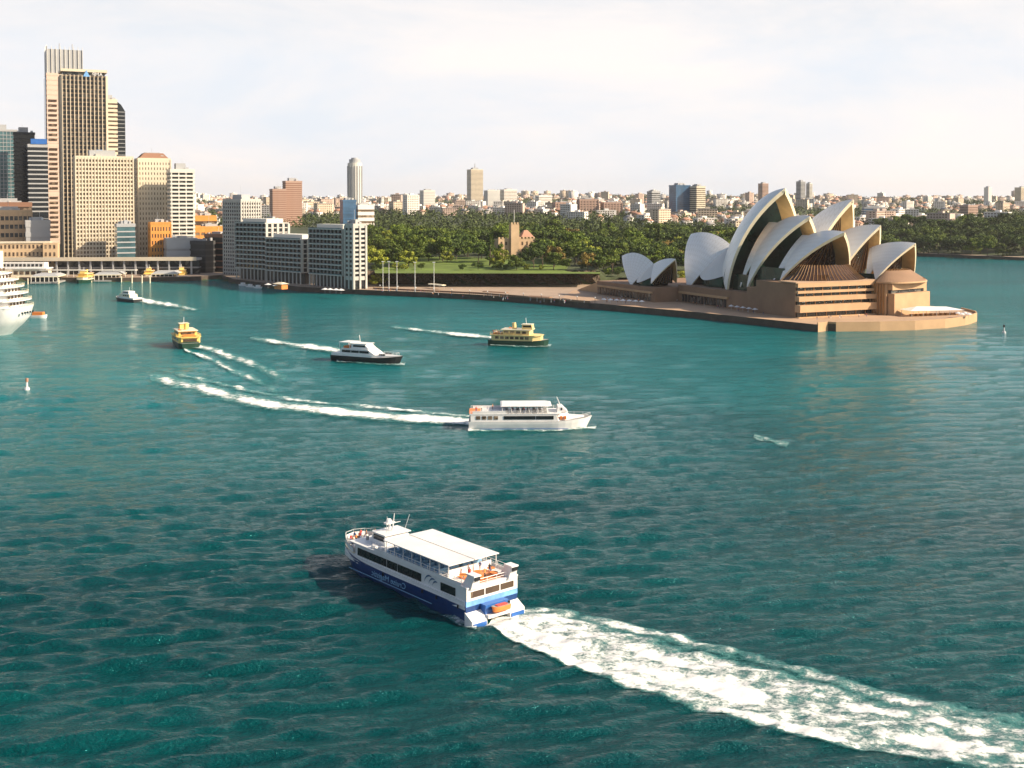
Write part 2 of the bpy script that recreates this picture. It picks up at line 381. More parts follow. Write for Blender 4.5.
# garden lawn + rock cutting behind the promenade
def lawn(pts, name='lawn', dz=.25):
    poly = [gp(px, py, 14.5) for px, py in pts]
    bm = bmesh.new(); vs = [bm.verts.new((x, y, 0)) for x, y in poly]; bm.faces.new(vs)
    bmesh.ops.triangulate(bm, faces=bm.faces); bmesh.ops.subdivide_edges(bm, edges=bm.edges, cuts=5, use_grid_fill=True); bmesh.ops.triangulate(bm, faces=bm.faces)
    for v in bm.verts: v.co.z = hz(v.co.x, max(v.co.y, CLIFF + 3)) + dz
    me = bpy.data.meshes.new(name); bm.to_mesh(me); bm.free(); me.materials.append(M['grass_lawn'])
    return tag(link(name, me), kind='structure')
lawn([(375, 270.8), (600, 271.2), (600, 262), (372, 258)])
b = MB(); rows = []
for k, zz in enumerate(np.linspace(2.8, 12.9, 7)):
    rows.append([(x, CLIFF - 1.5 + 1.2 * math.sin(x * .37 + k) + .9 * math.sin(x * 1.1 + 2 * k) + k * .25 - (2.5 if k == 6 else 0) * 0, zz + (.15 * math.sin(x * .6) if k == 6 else 0)) for x in np.linspace(-118, 62, 130)])
rows.append([(x, CLIFF + 7, 11.5) for x in np.linspace(-118, 62, 130)])
b.grid(rows, 'rock'); tag(b.build('rock_cutting'), kind='structure')

# ------------------------------------------------------------------ water
waves = []
for i in range(46):
    lam = 2.0 * (1.07 ** i) if i < 36 else random.uniform(3, 12)
    th = R(-80) + random.gauss(0, .30)
    waves.append((2 * math.pi / lam, math.cos(th), math.sin(th), .021 * lam ** .62 * min(1, (7 / lam) ** .8), random.uniform(0, 6.28), lam))
def wave_h(X, Y, spacing=None):
    h = np.zeros_like(X)
    for k, cx, cy, a, ph, lam in waves:
        q = a * np.sin(k * (cx * X + cy * Y) + ph)
        if spacing is not None: q = q * np.clip(lam / (3.0 * spacing) - .6, 0, 1)
        h += q
    gust = .75 + .35 * np.sin(X / 90 + 1) * np.sin(Y / 130 + 2) + .2 * np.sin(X / 37 - Y / 51)
    return h * gust
rr = [60.0]
while rr[-1] < 1500: rr.append(rr[-1] + max(.30, rr[-1] ** 2 / (CAMH * FPX) * 1.05))
rr += [1700, 2200, 3500, 6000, 12000]
rr = np.array([-300, -100, 20, 45] + rr)
ta = np.concatenate([np.linspace(-6, -.66, 14), np.linspace(-.62, .62, 1150), np.linspace(.66, 6, 14)])
RRm, TT = np.meshgrid(rr, ta, indexing='ij'); XW = np.where(RRm > 50, RRm * TT, TT * 60); YW = RRm
sp = np.gradient(rr)[:, None] * np.ones_like(TT)
ZW = wave_h(XW, YW, np.maximum(sp, .3)); ZW[(np.abs(TT) > .63) | (YW < 50)] = 0
Vw = np.stack([XW.ravel(), YW.ravel(), ZW.ravel()], 1); w = len(ta)
ii, jj = np.meshgrid(np.arange(len(rr) - 1), np.arange(w - 1), indexing='ij'); k = (ii * w + jj).ravel()
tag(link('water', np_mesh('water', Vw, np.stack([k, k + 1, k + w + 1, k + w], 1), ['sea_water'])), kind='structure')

def wake(name, label, upper, lower, dens, step, strands=None, lift=.07, lump=.16, base=0.0):
    """upper / lower: outline of the foam on the water; dens: foam strength along it"""
    U = np.array([gp(*p) for p in upper]); Lo = np.array([gp(*p) for p in lower]); m = (U + Lo) / 2
    s = np.concatenate([[0], np.cumsum(np.hypot(*np.diff(m, axis=0).T))])
    nu = int(s[-1] / step) + 2; width = np.hypot(*(U - Lo).T).max(); nv = int(width / step) + 5
    def smooth_interp(q, x):
        k = np.stack([np.interp(q, s, x[:, 0]), np.interp(q, s, x[:, 1])], 1); h_ = max(1, int(nu / len(s) / 3))
        h_ = min(h_, nu - 1); pad = np.concatenate([2 * k[:1] - k[1:h_ + 1][::-1], k, 2 * k[-1:] - k[-h_ - 1:-1][::-1]])
        ker = np.ones(2 * h_ + 1) / (2 * h_ + 1)
        return np.stack([np.convolve(pad[:, i], ker, 'valid') for i in (0, 1)], 1)
    q = np.linspace(0, s[-1], nu); A = smooth_interp(q, U); B = smooth_interp(q, Lo); dn = np.interp(q, s, dens)
    v = np.linspace(0, 1, nv)
    X = A[:, None, 0] * (1 - v) + B[:, None, 0] * v; Y = A[:, None, 1] * (1 - v) + B[:, None, 1] * v
    prof = np.clip(np.minimum(v, 1 - v) * 5, 0, 1) ** .6 * np.ones_like(X)
    if strands is not None:
        ps = np.zeros_like(X)
        for c, wd, amp in strands:
            cc = c + .03 * np.sin(q / 9 + c * 9); ps = np.maximum(ps, amp * (1 + .10 * np.sin(q / 5 + c * 20) + .07 * np.sin(q / 2.1 + c * 31))[:, None] * np.exp(-((v[None] - cc[:, None]) / wd) ** 2))
        prof = np.maximum(ps, base * (1 / (1 + np.exp(-(v - .20) / .035))) * (1 / (1 + np.exp((v - .93) / .02)))[None, :]) * np.clip(np.minimum(v, 1 - v) * 12, 0, 1)
    D = (dn[:, None] * prof)
    spc = np.maximum(.3, Y ** 2 / (CAMH * FPX) * 1.05)
    Z = wave_h(X, Y, spc) + lift + np.clip(spc - .4, 0, 4) * .13 + lump * D * (np.sin(X * 1.3 + Y * .7) * np.sin(Y * 1.1 - X * .4) + .8)
    V = np.stack([X.ravel(), Y.ravel(), Z.ravel()], 1)
    ii, jj = np.meshgrid(np.arange(nu - 1), np.arange(nv - 1), indexing='ij'); k = (ii * nv + jj).ravel()
    F = np.stack([k, k + nv, k + nv + 1, k + 1], 1)
    o = link(name, np_mesh(name, V, F, ['foam'], ('foam_amount', D.ravel())))
    return tag(o, label, 'wake')
wake('wake', 'broad white foaming wake running right from the stern of the blue and white cruise boat',
     [(499, 612), (540, 601), (600, 613), (680, 632), (780, 655), (900, 690), (1024, 712), (1180, 740)],
     [(484, 628), (530, 653), (582, 677), (669, 709), (756, 732), (858, 756), (960, 772), (1180, 796)],
     [.74, .74, .72, .70, .68, .66, .64, .60], .30, [(.42, .16, .94), (.66, .26, 1.0), (.30, .14, .86), (.14, .14, .84), (.86, .14, .98)], base=.88)
wake('wake', 'long curved white wake trailing left behind the white twin deck cruise boat',
     [(470, 415), (400, 408), (330, 402), (280, 395), (230, 384), (190, 374), (150, 366)],
     [(470, 427), (400, 425), (330, 420), (280, 415), (230, 407), (190, 396), (150, 386)],
     [.82, .78, .74, .72, .69, .65, .52], .8, [(.60, .34, 1.0), (.15, .16, .80)])
wake('wake', 'short pale wake behind the white boat with the dark hull',
     [(340, 346), (300, 341), (250, 334)], [(340, 357), (300, 351), (250, 344)], [.78, .70, .52], .8, [(.55, .36, 1.0)])
wake('wake', 'thin white wake left of the dark green and cream ferry',
     [(492, 335), (450, 331), (390, 325)], [(492, 343), (450, 338), (390, 331)], [.76, .66, .50], .8, [(.5, .38, 1.0)])
wake('wake', 'fuzzy double wake fanning out right of the yellow ferry stern',
     [(186, 343), (215, 346), (250, 357), (290, 372)], [(184, 352), (205, 362), (240, 380), (275, 397)], [.78, .66, .60, .46], .8, [(.3, .26, 1.0), (.82, .18, .92)])
wake('wake', 'faint wake behind the small white cruiser nearest the wharves',
     [(138, 296), (165, 300), (200, 308)], [(132, 304), (160, 309), (195, 314)], [.78, .70, .5], .9, [(.5, .38, 1.0)])
def bow_wave(label, up, lo, dens):
    o = wake('bow_wave', label, up, lo, dens, .35); o['category'] = 'bow wave'
bow_wave('thin white bow wave along the waterline of the long white cruise boat', [(597, 427), (560, 428), (510, 428), (468, 428)], [(595, 430), (560, 431.5), (510, 432), (468, 433)], [.62, .60, .52, .62])
bow_wave('small broken foam at the near stern quarter of the blue and white cruise boat', [(410, 596), (445, 611), (478, 624)], [(406, 601), (440, 618), (476, 634)], [.36, .50, .66])
bow_wave('white foam flecks along the hull of the dark green ferry', [(552, 345), (520, 345), (490, 343)], [(550, 348), (520, 348.5), (490, 347)], [.56, .50, .56])
bow_wave('thin foam line along the dark hull of the motor yacht', [(406, 363), (370, 362), (338, 359)], [(404, 367), (370, 366), (336, 363)], [.58, .44, .56])
wake('foam_patch', 'small breaking foam patch on open water in the middle of the harbour',
     [(755, 434), (790, 443)], [(753, 439), (786, 449)], [.53, .50], .6)

# ------------------------------------------------------------------ opera house
class Frame:
    def __init__(s, K, ang): s.K = Vector((*K, 0)); s.b = Vector((-math.sin(ang), math.cos(ang), 0)); s.n = Vector((math.cos(ang), math.sin(ang), 0)); s.ang = ang
    def p(s, a, w, z=0): return s.K + s.b * a + s.n * w + Vector((0, 0, z))
    def on(s, px, py, w):
        r = (px - 512) / FPX; o = s.K + s.n * w
        a = (o.x - r * o.y) / (r * s.b.y - s.b.x)
        q = o + s.b * a; return a, CAMH + (HZ - py) / FPX * q.y
def sphere_half(P, F, Rr, rad, out, n=20, m=22):
    """points P(eak), F(oot), R(ear) on a sphere of given radius; out = rough outward direction"""
    a, b, c = P, F, Rr; ab = b - a; ac = c - a; nn = ab.cross(ac)
    cc = a + (nn.cross(ab) * ac.length_squared + ac.cross(nn) * ab.length_squared) / (2 * nn.length_squared)
    h = math.sqrt(max(rad ** 2 - (cc - a).length_squared, 1)); nn.normalize()
    if nn.dot(out) > 0: nn = -nn
    return cc + nn * h
def shell_pair(parent, fr, P, Rr, Fs, wax, foot_w, rad=75.0, th=1.3, n=22, m=24, name='shell', ribs=14):
    """P,(Rr): (s,z) on the axis plane; Fs: (s,z) of the foot; two mirrored halves joined on the ridge = one shell"""
    b = MB(); uvs = []; rims = {}
    for side in (-1, 1):
        Pw = Vector((P[0], 0, P[1])); Rw = Vector((Rr[0], 0, Rr[1])); Fw = Vector((Fs[0], side * foot_w, Fs[1]))
        ce = sphere_half(Pw, Fw, Rw, rad, Vector((0, side, .8)))
        rho = (Pw - Vector((ce.x, 0, ce.z))).length; c2 = Vector((ce.x, 0, ce.z))
        a0 = math.atan2(Rw.z - c2.z, Rw.x - c2.x); a1 = math.atan2(Pw.z - c2.z, Pw.x - c2.x)
        if a1 - a0 > math.pi: a1 -= 2 * math.pi
        if a0 - a1 > math.pi: a1 += 2 * math.pi
        outer = []; inner = []
        for i in range(n + 1):
            an = a0 + (a1 - a0) * i / n; top = c2 + Vector((math.cos(an), 0, math.sin(an))) * rho
            u = (Fw - ce).normalized(); v = (top - ce).normalized(); om = math.acos(max(-1, min(1, u.dot(v))))
            ro = []; ri = []
            for j in range(m + 1):
                tt = .02 + .98 * j / m
                d = (u * math.sin((1 - tt) * om) + v * math.sin(tt * om)) / math.sin(om)
                q = ce + d * rad; ro.append(q)
                thk = th * (.55 + .45 * tt)
                q2 = ce + d * (rad - thk); 
                if q2.y * side < 0: q2.y = 0
                ri.append(q2)
            outer.append(ro); inner.append(ri)
        W = lambda q: tuple(fr.p(q.x, wax + q.y, q.z))
        PO = [[W(q) for q in r_] for r_ in outer]; PI_ = [[W(q) for q in r_] for r_ in inner]
        k0 = len(b.f); b.grid(PO, 'shell_tile')
        for i in range(n):
            for j in range(m): uvs.append([(i / n * ribs, j / m * 9), (i / n * ribs, (j + 1) / m * 9), ((i + 1) / n * ribs, (j + 1) / m * 9), ((i + 1) / n * ribs, j / m * 9)])
        b.grid(PI_, 'shell_concrete'); b.grid([PO[-1], PI_[-1]], 'rim_tile'); b.grid([PO[0], PI_[0]], 'rim_tile')
        b.grid([[r_[0] for r_ in PO], [r_[0] for r_ in PI_]], 'rim_tile')
        rims[side] = (outer[-1], inner[-1], outer[0])
        # inner ribs on the soffit
    me = b.mesh(name, smooth=True)
    uvl = me.uv_layers.new(name='UVMap'); q = 0; per = n * m
    for pi, pl in enumerate(me.polygons):
        blk = pi // (2 * per + 2 * m + n); off = pi % (2 * per + 2 * m + n)
        if off < per:
            i, j = divmod(off, m); cs = [(i, j), (i, j + 1), (i + 1, j + 1), (i + 1, j)]
            for li, (a, c) in zip(pl.loop_indices, cs): uvl.data[li].uv = (a / n * ribs, c / m * 11)
        else:
            pl.use_smooth = off < 2 * per
    link(name, me, parent)
    return rims
def infill(parent, fr, wax, pts_rows, mt, name, thick=0):
    b = MB(); b.grid([[tuple(fr.p(q[0], wax + q[1], q[2])) for q in row] for row in pts_rows], mt); return b.build(name, parent)

OH = thing('opera_house', 'large building of white sail shaped shells on a pink brown granite podium at the point', 'opera house', (0, 0, 0))
frA = Frame((143.3, 575), R(25)); WA = 29
frB = Frame((195, 590), R(37)); WB = 17
def glass_wall(parent, fr, wax, rim, back, inset, mt, zmin, mull=None, skirt=None, kmax=1.0):
    """glazing hung inside a shell mouth, with bronze mullions"""
    ins = rim[-1][1]; m = len(ins); rows = []
    for q in ins:
        s = q.x + back * (1 if True else 0); hw = max(0, abs(q.y) - inset)
        rows.append([(s, -hw + 2 * hw * t_ / 8, q.z - inset * .5) for t_ in range(9)])
    b = MB(); b.grid([[tuple(fr.p(q[0], wax + q[1], q[2])) for q in row] for row in rows], mt); b.build('glass_wall', parent)
    if mt == 'green_glass': return
    bm_ = MB()
    for t_ in range(1, 8):
        for k in range(0, m - 3, 3):
            a = rows[k][t_]; c = rows[min(k + 3, m - 1)][t_]
            bm_.tube(fr.p(a[0] - .15 * np.sign(back), wax + a[1], a[2]), fr.p(c[0] - .15 * np.sign(back), wax + c[1], c[2]), .13, 'bronze', 4)
    bm_.build('mullions', parent)
def skirt(parent, fr, wax, s_top, z_top, hw_top, s_bot, z_bot, hw_bot, proj_top, proj_bot, n=28, mt='bronze_glass'):
    """flared glass canopy fan under the northern shell"""
    top = []; bot = []; mid = []
    for i in range(n + 1):
        an = math.pi * (i / n); c = -math.cos(an); s = math.sin(an)
        top.append((s_top - proj_top * s ** .8, hw_top * c, z_top)); bot.append((s_bot - proj_bot * s ** .6, hw_bot * c, z_bot))
        mid.append(tuple((a * .45 + d * .55) for a, d in zip(top[-1], bot[-1])))
        mid[-1] = (mid[-1][0], mid[-1][1], mid[-1][2] - .6)
    infill(parent, fr, wax, [top, mid, bot], mt, 'glass_canopy')
    b = MB()
    for i in range(n + 1):
        for r0, r1 in ((top, mid), (mid, bot)):
            a, c = r0[i], r1[i]; b.tube(fr.p(a[0], wax + a[1], a[2] + .15), fr.p(c[0], wax + c[1], c[2] + .15), .15, 'bronze', 4)
    b.build('canopy_ribs', parent)

def hall(fr, wax, sp):
    """sp: dict of shells with peak, rear, foot in hall coordinates"""
    rims = {}
    for nm, (P, Rr, Fq, fw, th) in sp.items():
        h = thing('shell_roof', None, None); h.parent = OH
        rims[nm] = (shell_pair(h, fr, P, Rr, Fq, wax, fw, th=th), h)
    return rims
def A_ax(px, py): return frA.on(px, py, WA)
def A_ft(px, py, w): return frA.on(px, py, w)
A1P, A2P, A3P, A4P = A_ax(691, 234), A_ax(785, 188), A_ax(810, 216), A_ax(845, 232)
AR = A_ax(732, 246)
A1F, A2F, A3F, A4F = A_ft(688, 290, 5), A_ft(727, 292, 4), A_ft(747, 289, 5), A_ft(780, 281, 6)
print('A', [tuple(round(v, 1) for v in q) for q in (A1P, A2P, A3P, A4P, AR, A1F, A2F, A3F, A4F)])
A3R = (A3P[0] + 31, A3P[1] - 5.5); A4R = (A4P[0] + 30, A4P[1] - 3)
spA = {'south': (A1P, AR, A1F, WA - 5, 1.3), 'main': (A2P, AR, A2F, WA - 4, 2.2), 'middle': (A3P, A3R, A3F, WA - 5, 1.9), 'north': (A4P, A4R, A4F, WA - 6, 1.7)}
rA = hall(frA, WA, spA)
# closing shells that turn their backs to the mouth of the taller shell behind them
A3C = A_ax(769, 222); A4C = A_ax(802, 235)
hall(frA, WA, {'c3': (A3C, (A3C[0] - 14, A3C[1] - 1.2), (A3F[0] + 9, A3F[1] - .5), WA - 7, .8), 'c4': (A4C, (A4C[0] - 13, A4C[1] - .8), (A4F[0] + 9, A4F[1] - 2), WA - 8, .8)})
B4P = frB.on(916, 243, WB); B3P = frB.on(881, 225, WB); B2P = frB.on(853, 199, WB); B4F = frB.on(876, 280, 0)
print('B', B4P, B3P, B2P, B4F)
spB = {'south': ((B2P[0] + 78, 40), (B2P[0] + 42, 34), (B2P[0] + 52, 13), 17, 1.2), 'main': (B2P, (B2P[0] + 42, 34), (B2P[0] + 17, 16), 18, 2.0),
       'middle': (B3P, (B3P[0] + 27, B3P[1] - 5), (B3P[0] + 16, 18), 17, 1.6), 'north': (B4P, (B4P[0] + 27, B4P[1] - 3), B4F, WB, 1.4)}
rB = hall(frB, WB, spB)
hall(frB, WB, {'c3': ((B3P[0] + 31, B3P[1] - 4), (B3P[0] + 18, B3P[1] - 4.5), (B3P[0] + 24, 17), 14, .8), 'c4': ((B4P[0] + 28, B4P[1] - 3.5), (B4P[0] + 16, B4P[1] - 3.8), (B4F[0] + 8, 20), 14, .8)})

def mouth(rims, fr, wax, key, back, inset, mt):
    rm, h = rims[key]; glass_wall(h, fr, wax, {-1: rm[-1]}, back, inset, mt, 0)
mouth(rA, frA, WA, 'south', -4, 1.6, 'bronze_glass'); mouth(rA, frA, WA, 'main', 9, 1.5, 'green_glass'); mouth(rA, frA, WA, 'middle', 8, 1.5, 'green_glass'); mouth(rA, frA, WA, 'north', 9, 1.5, 'bronze_glass')
mouth(rB, frB, WB, 'south', -3, 1.5, 'bronze_glass'); mouth(rB, frB, WB, 'main', 7, 1.5, 'bronze_glass'); mouth(rB, frB, WB, 'middle', 6, 1.5, 'bronze_glass'); mouth(rB, frB, WB, 'north', 7, 1.5, 'bronze_glass')
skirt(rA['north'][1], frA, WA, A4P[0] + 17, 29, 15, A4F[0] - 3, 21.6, 23, 9, 19)
skirt(rB['north'][1], frB, WB, B4P[0] + 13, 26.5, 9, B4F[0], 21.2, 16, 6, 13)
# side shells bridging the south and main shells of each hall
def side_shell(fr, wax, rims, k1, k2):
    for side in (-1, 1):
        e1 = rims[k1][0][side][2]; e2 = rims[k2][0][side][2]; m = len(e1) - 1; rows = []
        j0 = int(m * .30); nseg = 12
        for j in range(j0, m + 1):
            a = e1[j]; c = e2[j]; row = []
            for t_ in range(nseg + 1):
                f = t_ / nseg; q = a.lerp(c, f); out = math.sin(math.pi * f) * (1 - (j - j0) / (m - j0)) * 4.0
                dz = -abs(math.sin(math.pi * f * 1)) * 2.5 * (1 - (j - j0) / (m - j0)) ** 3
                row.append((q.x, q.y + side * out, q.z + dz))
            rows.append(row)
        infill(rims[k2][1], fr, wax, rows, 'shell_tile', 'side_shell')
        lo = rows[0]; infill(rims[k2][1], fr, wax, [[(q[0], q[1] - side * 1.5, q[2]) for q in lo], [(q[0], q[1] - side * 1.8, 10) for q in lo]], 'green_glass', 'foyer_glazing')
side_shell(frA, WA, rA, 'south', 'main'); side_shell(frB, WB, rB, 'south', 'main')
def low_glazing(fr, wax, w_, s0, s1, z0, z1, parent):
    b = MB(); v = [tuple(fr.p(s0, w_, z0)), tuple(fr.p(s1, w_, z0)), tuple(fr.p(s1, w_, z1)), tuple(fr.p(s0, w_, z1))]
    b.add(v, [(0, 1, 2, 3)], 'green_glass'); b.build('foyer_glazing', parent)
low_glazing(frA, WA, 8, A3F[0], A2F[0], 12, 22, OH); low_glazing(frA, WA, 9.5, A4F[0], A3F[0], 14, 27, OH)
low_glazing(frB, WB, 4, B4F[0], B2P[0] + 14, 12, 24, OH)

# restaurant shells
fR = frA; WR = -4
RLP, RRP, RM_ = fR.on(622, 256, WR), fR.on(676, 259, WR), fR.on(654, 264, WR)
RLF, RRF = fR.on(631, 286, WR - 9), fR.on(651, 284, WR - 9)
rr_ = {}
for nm, P, Fq in (('south', RLP, RLF), ('north', RRP, RRF)):
    h = thing('restaurant_shell', None, None); h.parent = OH
    rr_[nm] = (shell_pair(h, fR, P, RM_, Fq, WR, 9, rad=80, th=.8, ribs=9), h)
glass_wall(rr_['north'][1], fR, WR, {-1: rr_['north'][0][-1]}, 3, .8, 'dark_glass', 0); glass_wall(rr_['south'][1], fR, WR, {-1: rr_['south'][0][-1]}, -3, .8, 'dark_glass', 0)
side_shell(fR, WR, rr_, 'south', 'north')

# podium
def fprism(fr, pts, z0, z1, mt, name='podium', top=None, parent=OH):
    b = MB(); P0 = [tuple(fr.p(s, w_))[:2] for s, w_ in pts]
    T2 = [tuple(fr.p(s, w_))[:2] for s, w_ in top] if top else None
    b.prism(P0, z0, z1, mt, top=T2); return b.build(name, parent, fix=True)
PZ = 3.5
fprism(frA, [(44, 0), (110, 0), (110, 62), (44, 62)], PZ, 13.2, 'granite_dark_shade')
fprism(frA, [(36, 0.02), (44, 0.02), (44, 56), (36, 56)], PZ, 16.5, 'granite_dark_shade')
fprism(frA, [(4, 0), (36, 0), (36, 56), (4, 56)], PZ, 20.6, 'granite_dark_shade')
fprism(frA, [(110, -16), (178, -16), (178, 100), (110, 100)], PZ, 11.8, 'granite_dark_shade')
fprism(frA, [(178, -12), (212, -12), (212, 96), (178, 96)], PZ, 11.6, 'granite', 'grand_steps', top=[(178, -12), (180, -12), (180, 96), (178, 96)])
fprism(frA, [(20, 56), (44, 56), (44, 62), (20, 62)], PZ, 12, 'granite_dark_shade')
# dark colonnade openings along the concourse
for k in range(14):
    a = 62 + 44 * k / 14; fprism(frA, [(a + .4, -.35), (a + 2.6, -.35), (a + 2.6, .3), (a + .4, .3)], 4, 8.2, 'dark_window', 'opening')
for k in range(18):
    a = 114 + 62 * k / 18; fprism(frA, [(a + .4, -16.3), (a + 2.9, -16.3), (a + 2.9, -15.8), (a + .4, -15.8)], 4, 8.0, 'dark_window', 'opening')
fprism(frA, [(60, -1.2), (108, -1.2), (108, -.02), (60, -.02)], 8.6, 9.8, 'granite', 'ledge')
fprism(frA, [(112, -17.4), (176, -17.4), (176, -16.02), (112, -16.02)], 8.4, 9.5, 'granite', 'ledge')
# north foyer tiers of the near hall
for (z0, z1, s0, w1, c) in ((3.5, 4.0, 1.0, 60, 0), (6.4, 10.0, 0, 58, 1), (11.8, 14.2, .9, 54.5, 1), (15.8, 17.0, 1.8, 51, 1), (18.8, 20.9, 1.8, 51, 1)):
    fprism(frA, [(s0, -.05), (4.2, -.05), (4.2, w1), (s0 + 4 if False else s0, w1)], z0, z1, 'granite', 'foyer_tier')
    if w1 > 56: pass
for (z0, z1, s0, w1) in ((4.0, 6.4, 3.2, 57), (10.0, 11.8, 3.3, 53.5), (14.2, 15.8, 3.5, 50), (17.0, 18.8, 3.5, 50)):
    fprism(frA, [(s0, .5), (4.3, .5), (4.3, w1), (s0, w1)], z0, z1, 'dark_glass', 'foyer_window')
    for k in range(1, 9):
        w_ = w1 * k / 9; fprism(frA, [(s0 - .25, w_ - .25), (s0 + .1, w_ - .25), (s0 + .1, w_ + .25), (s0 - .25, w_ + .25)], z0, z1, 'bronze', 'foyer_post')
fprism(frA, [(2, -1.2), (16, -1.2), (16, 52), (2, 52)], 20.95, 21.5, 'granite_paving', 'canopy_slab')
# far hall podium
fprism(frB, [(4, -1), (112, -1), (112, 34), (4, 34)], PZ, 13, 'granite_dark_shade')
fprism(frB, [(4, -1.5), (38, -1.5), (38, 34), (4, 34)], PZ, 19.5, 'granite')
fprism(frB, [(0, 0), (4.2, 0), (4.2, 31), (0, 31)], PZ, 14.6, 'granite', 'foyer_tier')
fprism(frB, [(2.4, .4), (4.1, .4), (4.1, 29), (2.4, 29)], 14.6, 16.4, 'dark_window', 'foyer_window')
fprism(frB, [(1.2, 0), (4.15, 0), (4.15, 29), (1.2, 29)], 16.4, 19.4, 'granite', 'foyer_tier')
b = MB(); 
for k in range(20):
    a = 5 + 33 * k / 20; b.prism([tuple(frB.p(s, w_))[:2] for s, w_ in ((a, -2.1), (a + .7, -2.1), (a + .7, -1.45), (a, -1.45))], PZ, 19.4, 'bronze')
b.build('fins', OH, fix=True)
bw, bb_ = [], []
# canopy roof disc under the far north shell
b = MB(); rows = [[], []]
for i in range(25):
    an = math.pi * i / 24; rows[0].append(tuple(frB.p(9 - 4 * math.sin(an), 15 - 10 * math.cos(an), 26))); rows[1].append(tuple(frB.p(9 - 12 * math.sin(an) ** .7, 15 - 18 * math.cos(an), 20.6)))
b.grid(rows, 'granite_dark_shade'); b.grid([rows[1], [(x, y, 19.8) for x, y, z in rows[1]]], 'granite'); b.build('canopy_roof', OH)

# broadwalk platform on the water
bwp = [gp(597, 309.5), gp(700, 319), gp(818, 332), gp(828, 331), gp(836, 331.5), gp(880, 331), gp(915, 330), gp(945, 328), gp(965, 325.5), gp(977, 321.5), (243, 606), (243, 625), (232, 650), (190, 760), (165, 860), (80, 800), (40, 760), (30, 700)]
b = MB(); b.prism(bwp, -3, 3.5, 'granite'); o = b.build('broadwalk', fix=True); tag(o, kind='structure')
for pl in o.data.polygons: pass
o.data.materials.append(M['sea_wall']); o.data.materials.append(M['granite_paving'])
for pl in o.data.polygons:
    if pl.normal.z > .5: pl.material_index = 2
    elif pl.normal.dot(Vector((-.8, -.6, 0))) > .75: pl.material_index = 1
# low parapet along the northern edge
pts = [Vector((*q, 0)) for q in bwp]
wallb = MB()
for a, c in zip(pts[2:11], pts[3:12]):
    d = (c - a).normalized(); nrm = Vector((-d.y, d.x, 0)) * .5
    wallb.prism([(a.x, a.y), (c.x, c.y), (c.x + nrm.x, c.y + nrm.y), (a.x + nrm.x, a.y + nrm.y)], 3.5, 4.5, 'granite')
tag(wallb.build('parapet', fix=True), 'low granite parapet around the tip of the broadwalk', 'parapet')
# dark landing slot in the sea wall
p = at(826, 327, 1.5); b = MB(); T = Matrix.Translation(p) @ Matrix.Rotation(R(8), 4, 'Z')
b.box(-5, 5, -1.5, .8, -1.5, 1.2, 'granite_dark_shade', T); b.box(-4, -1, -3, -1.5, -1.5, .6, 'granite', T); b.box(1, 4, -1.9, -1.4, -1, 1.9, 'black_paint', T)
tag(b.build('boat_landing', fix=True), 'small dark boat landing at the corner of the broadwalk', 'landing')
# white marquee and its posts
p = frB.p(-14, 16, 3.5)
tq = thing('marquee', 'white flat marquee on the broadwalk in front of the far hall', 'marquee', at(932, 315.5, 3.5), R(18))
b = MB()
b.add([(-16, -4, 3.1), (17, -4, 2.7), (17, 5, 2.9), (-16, 5, 3.3), (-9, .5, 4.9), (9, .5, 4.3)], [(0, 1, 5, 4), (1, 2, 5), (2, 3, 4, 5), (3, 0, 4), (0, 3, 2, 1)], 'white_paint'); b.build('canopy', tq)
for x in (-15, -8, 0, 8, 16):
    for y in (-3.6, 4.6): MB().tube((x, y, 0), (x, y, 3), .12, 'steel').build('pole', tq)
b = MB(); 
for x in range(-13, 15, 3): b.box(x, x + 1.6, -1, 1, 0, 1.1, 'bronze')
b.build('tables', tq)

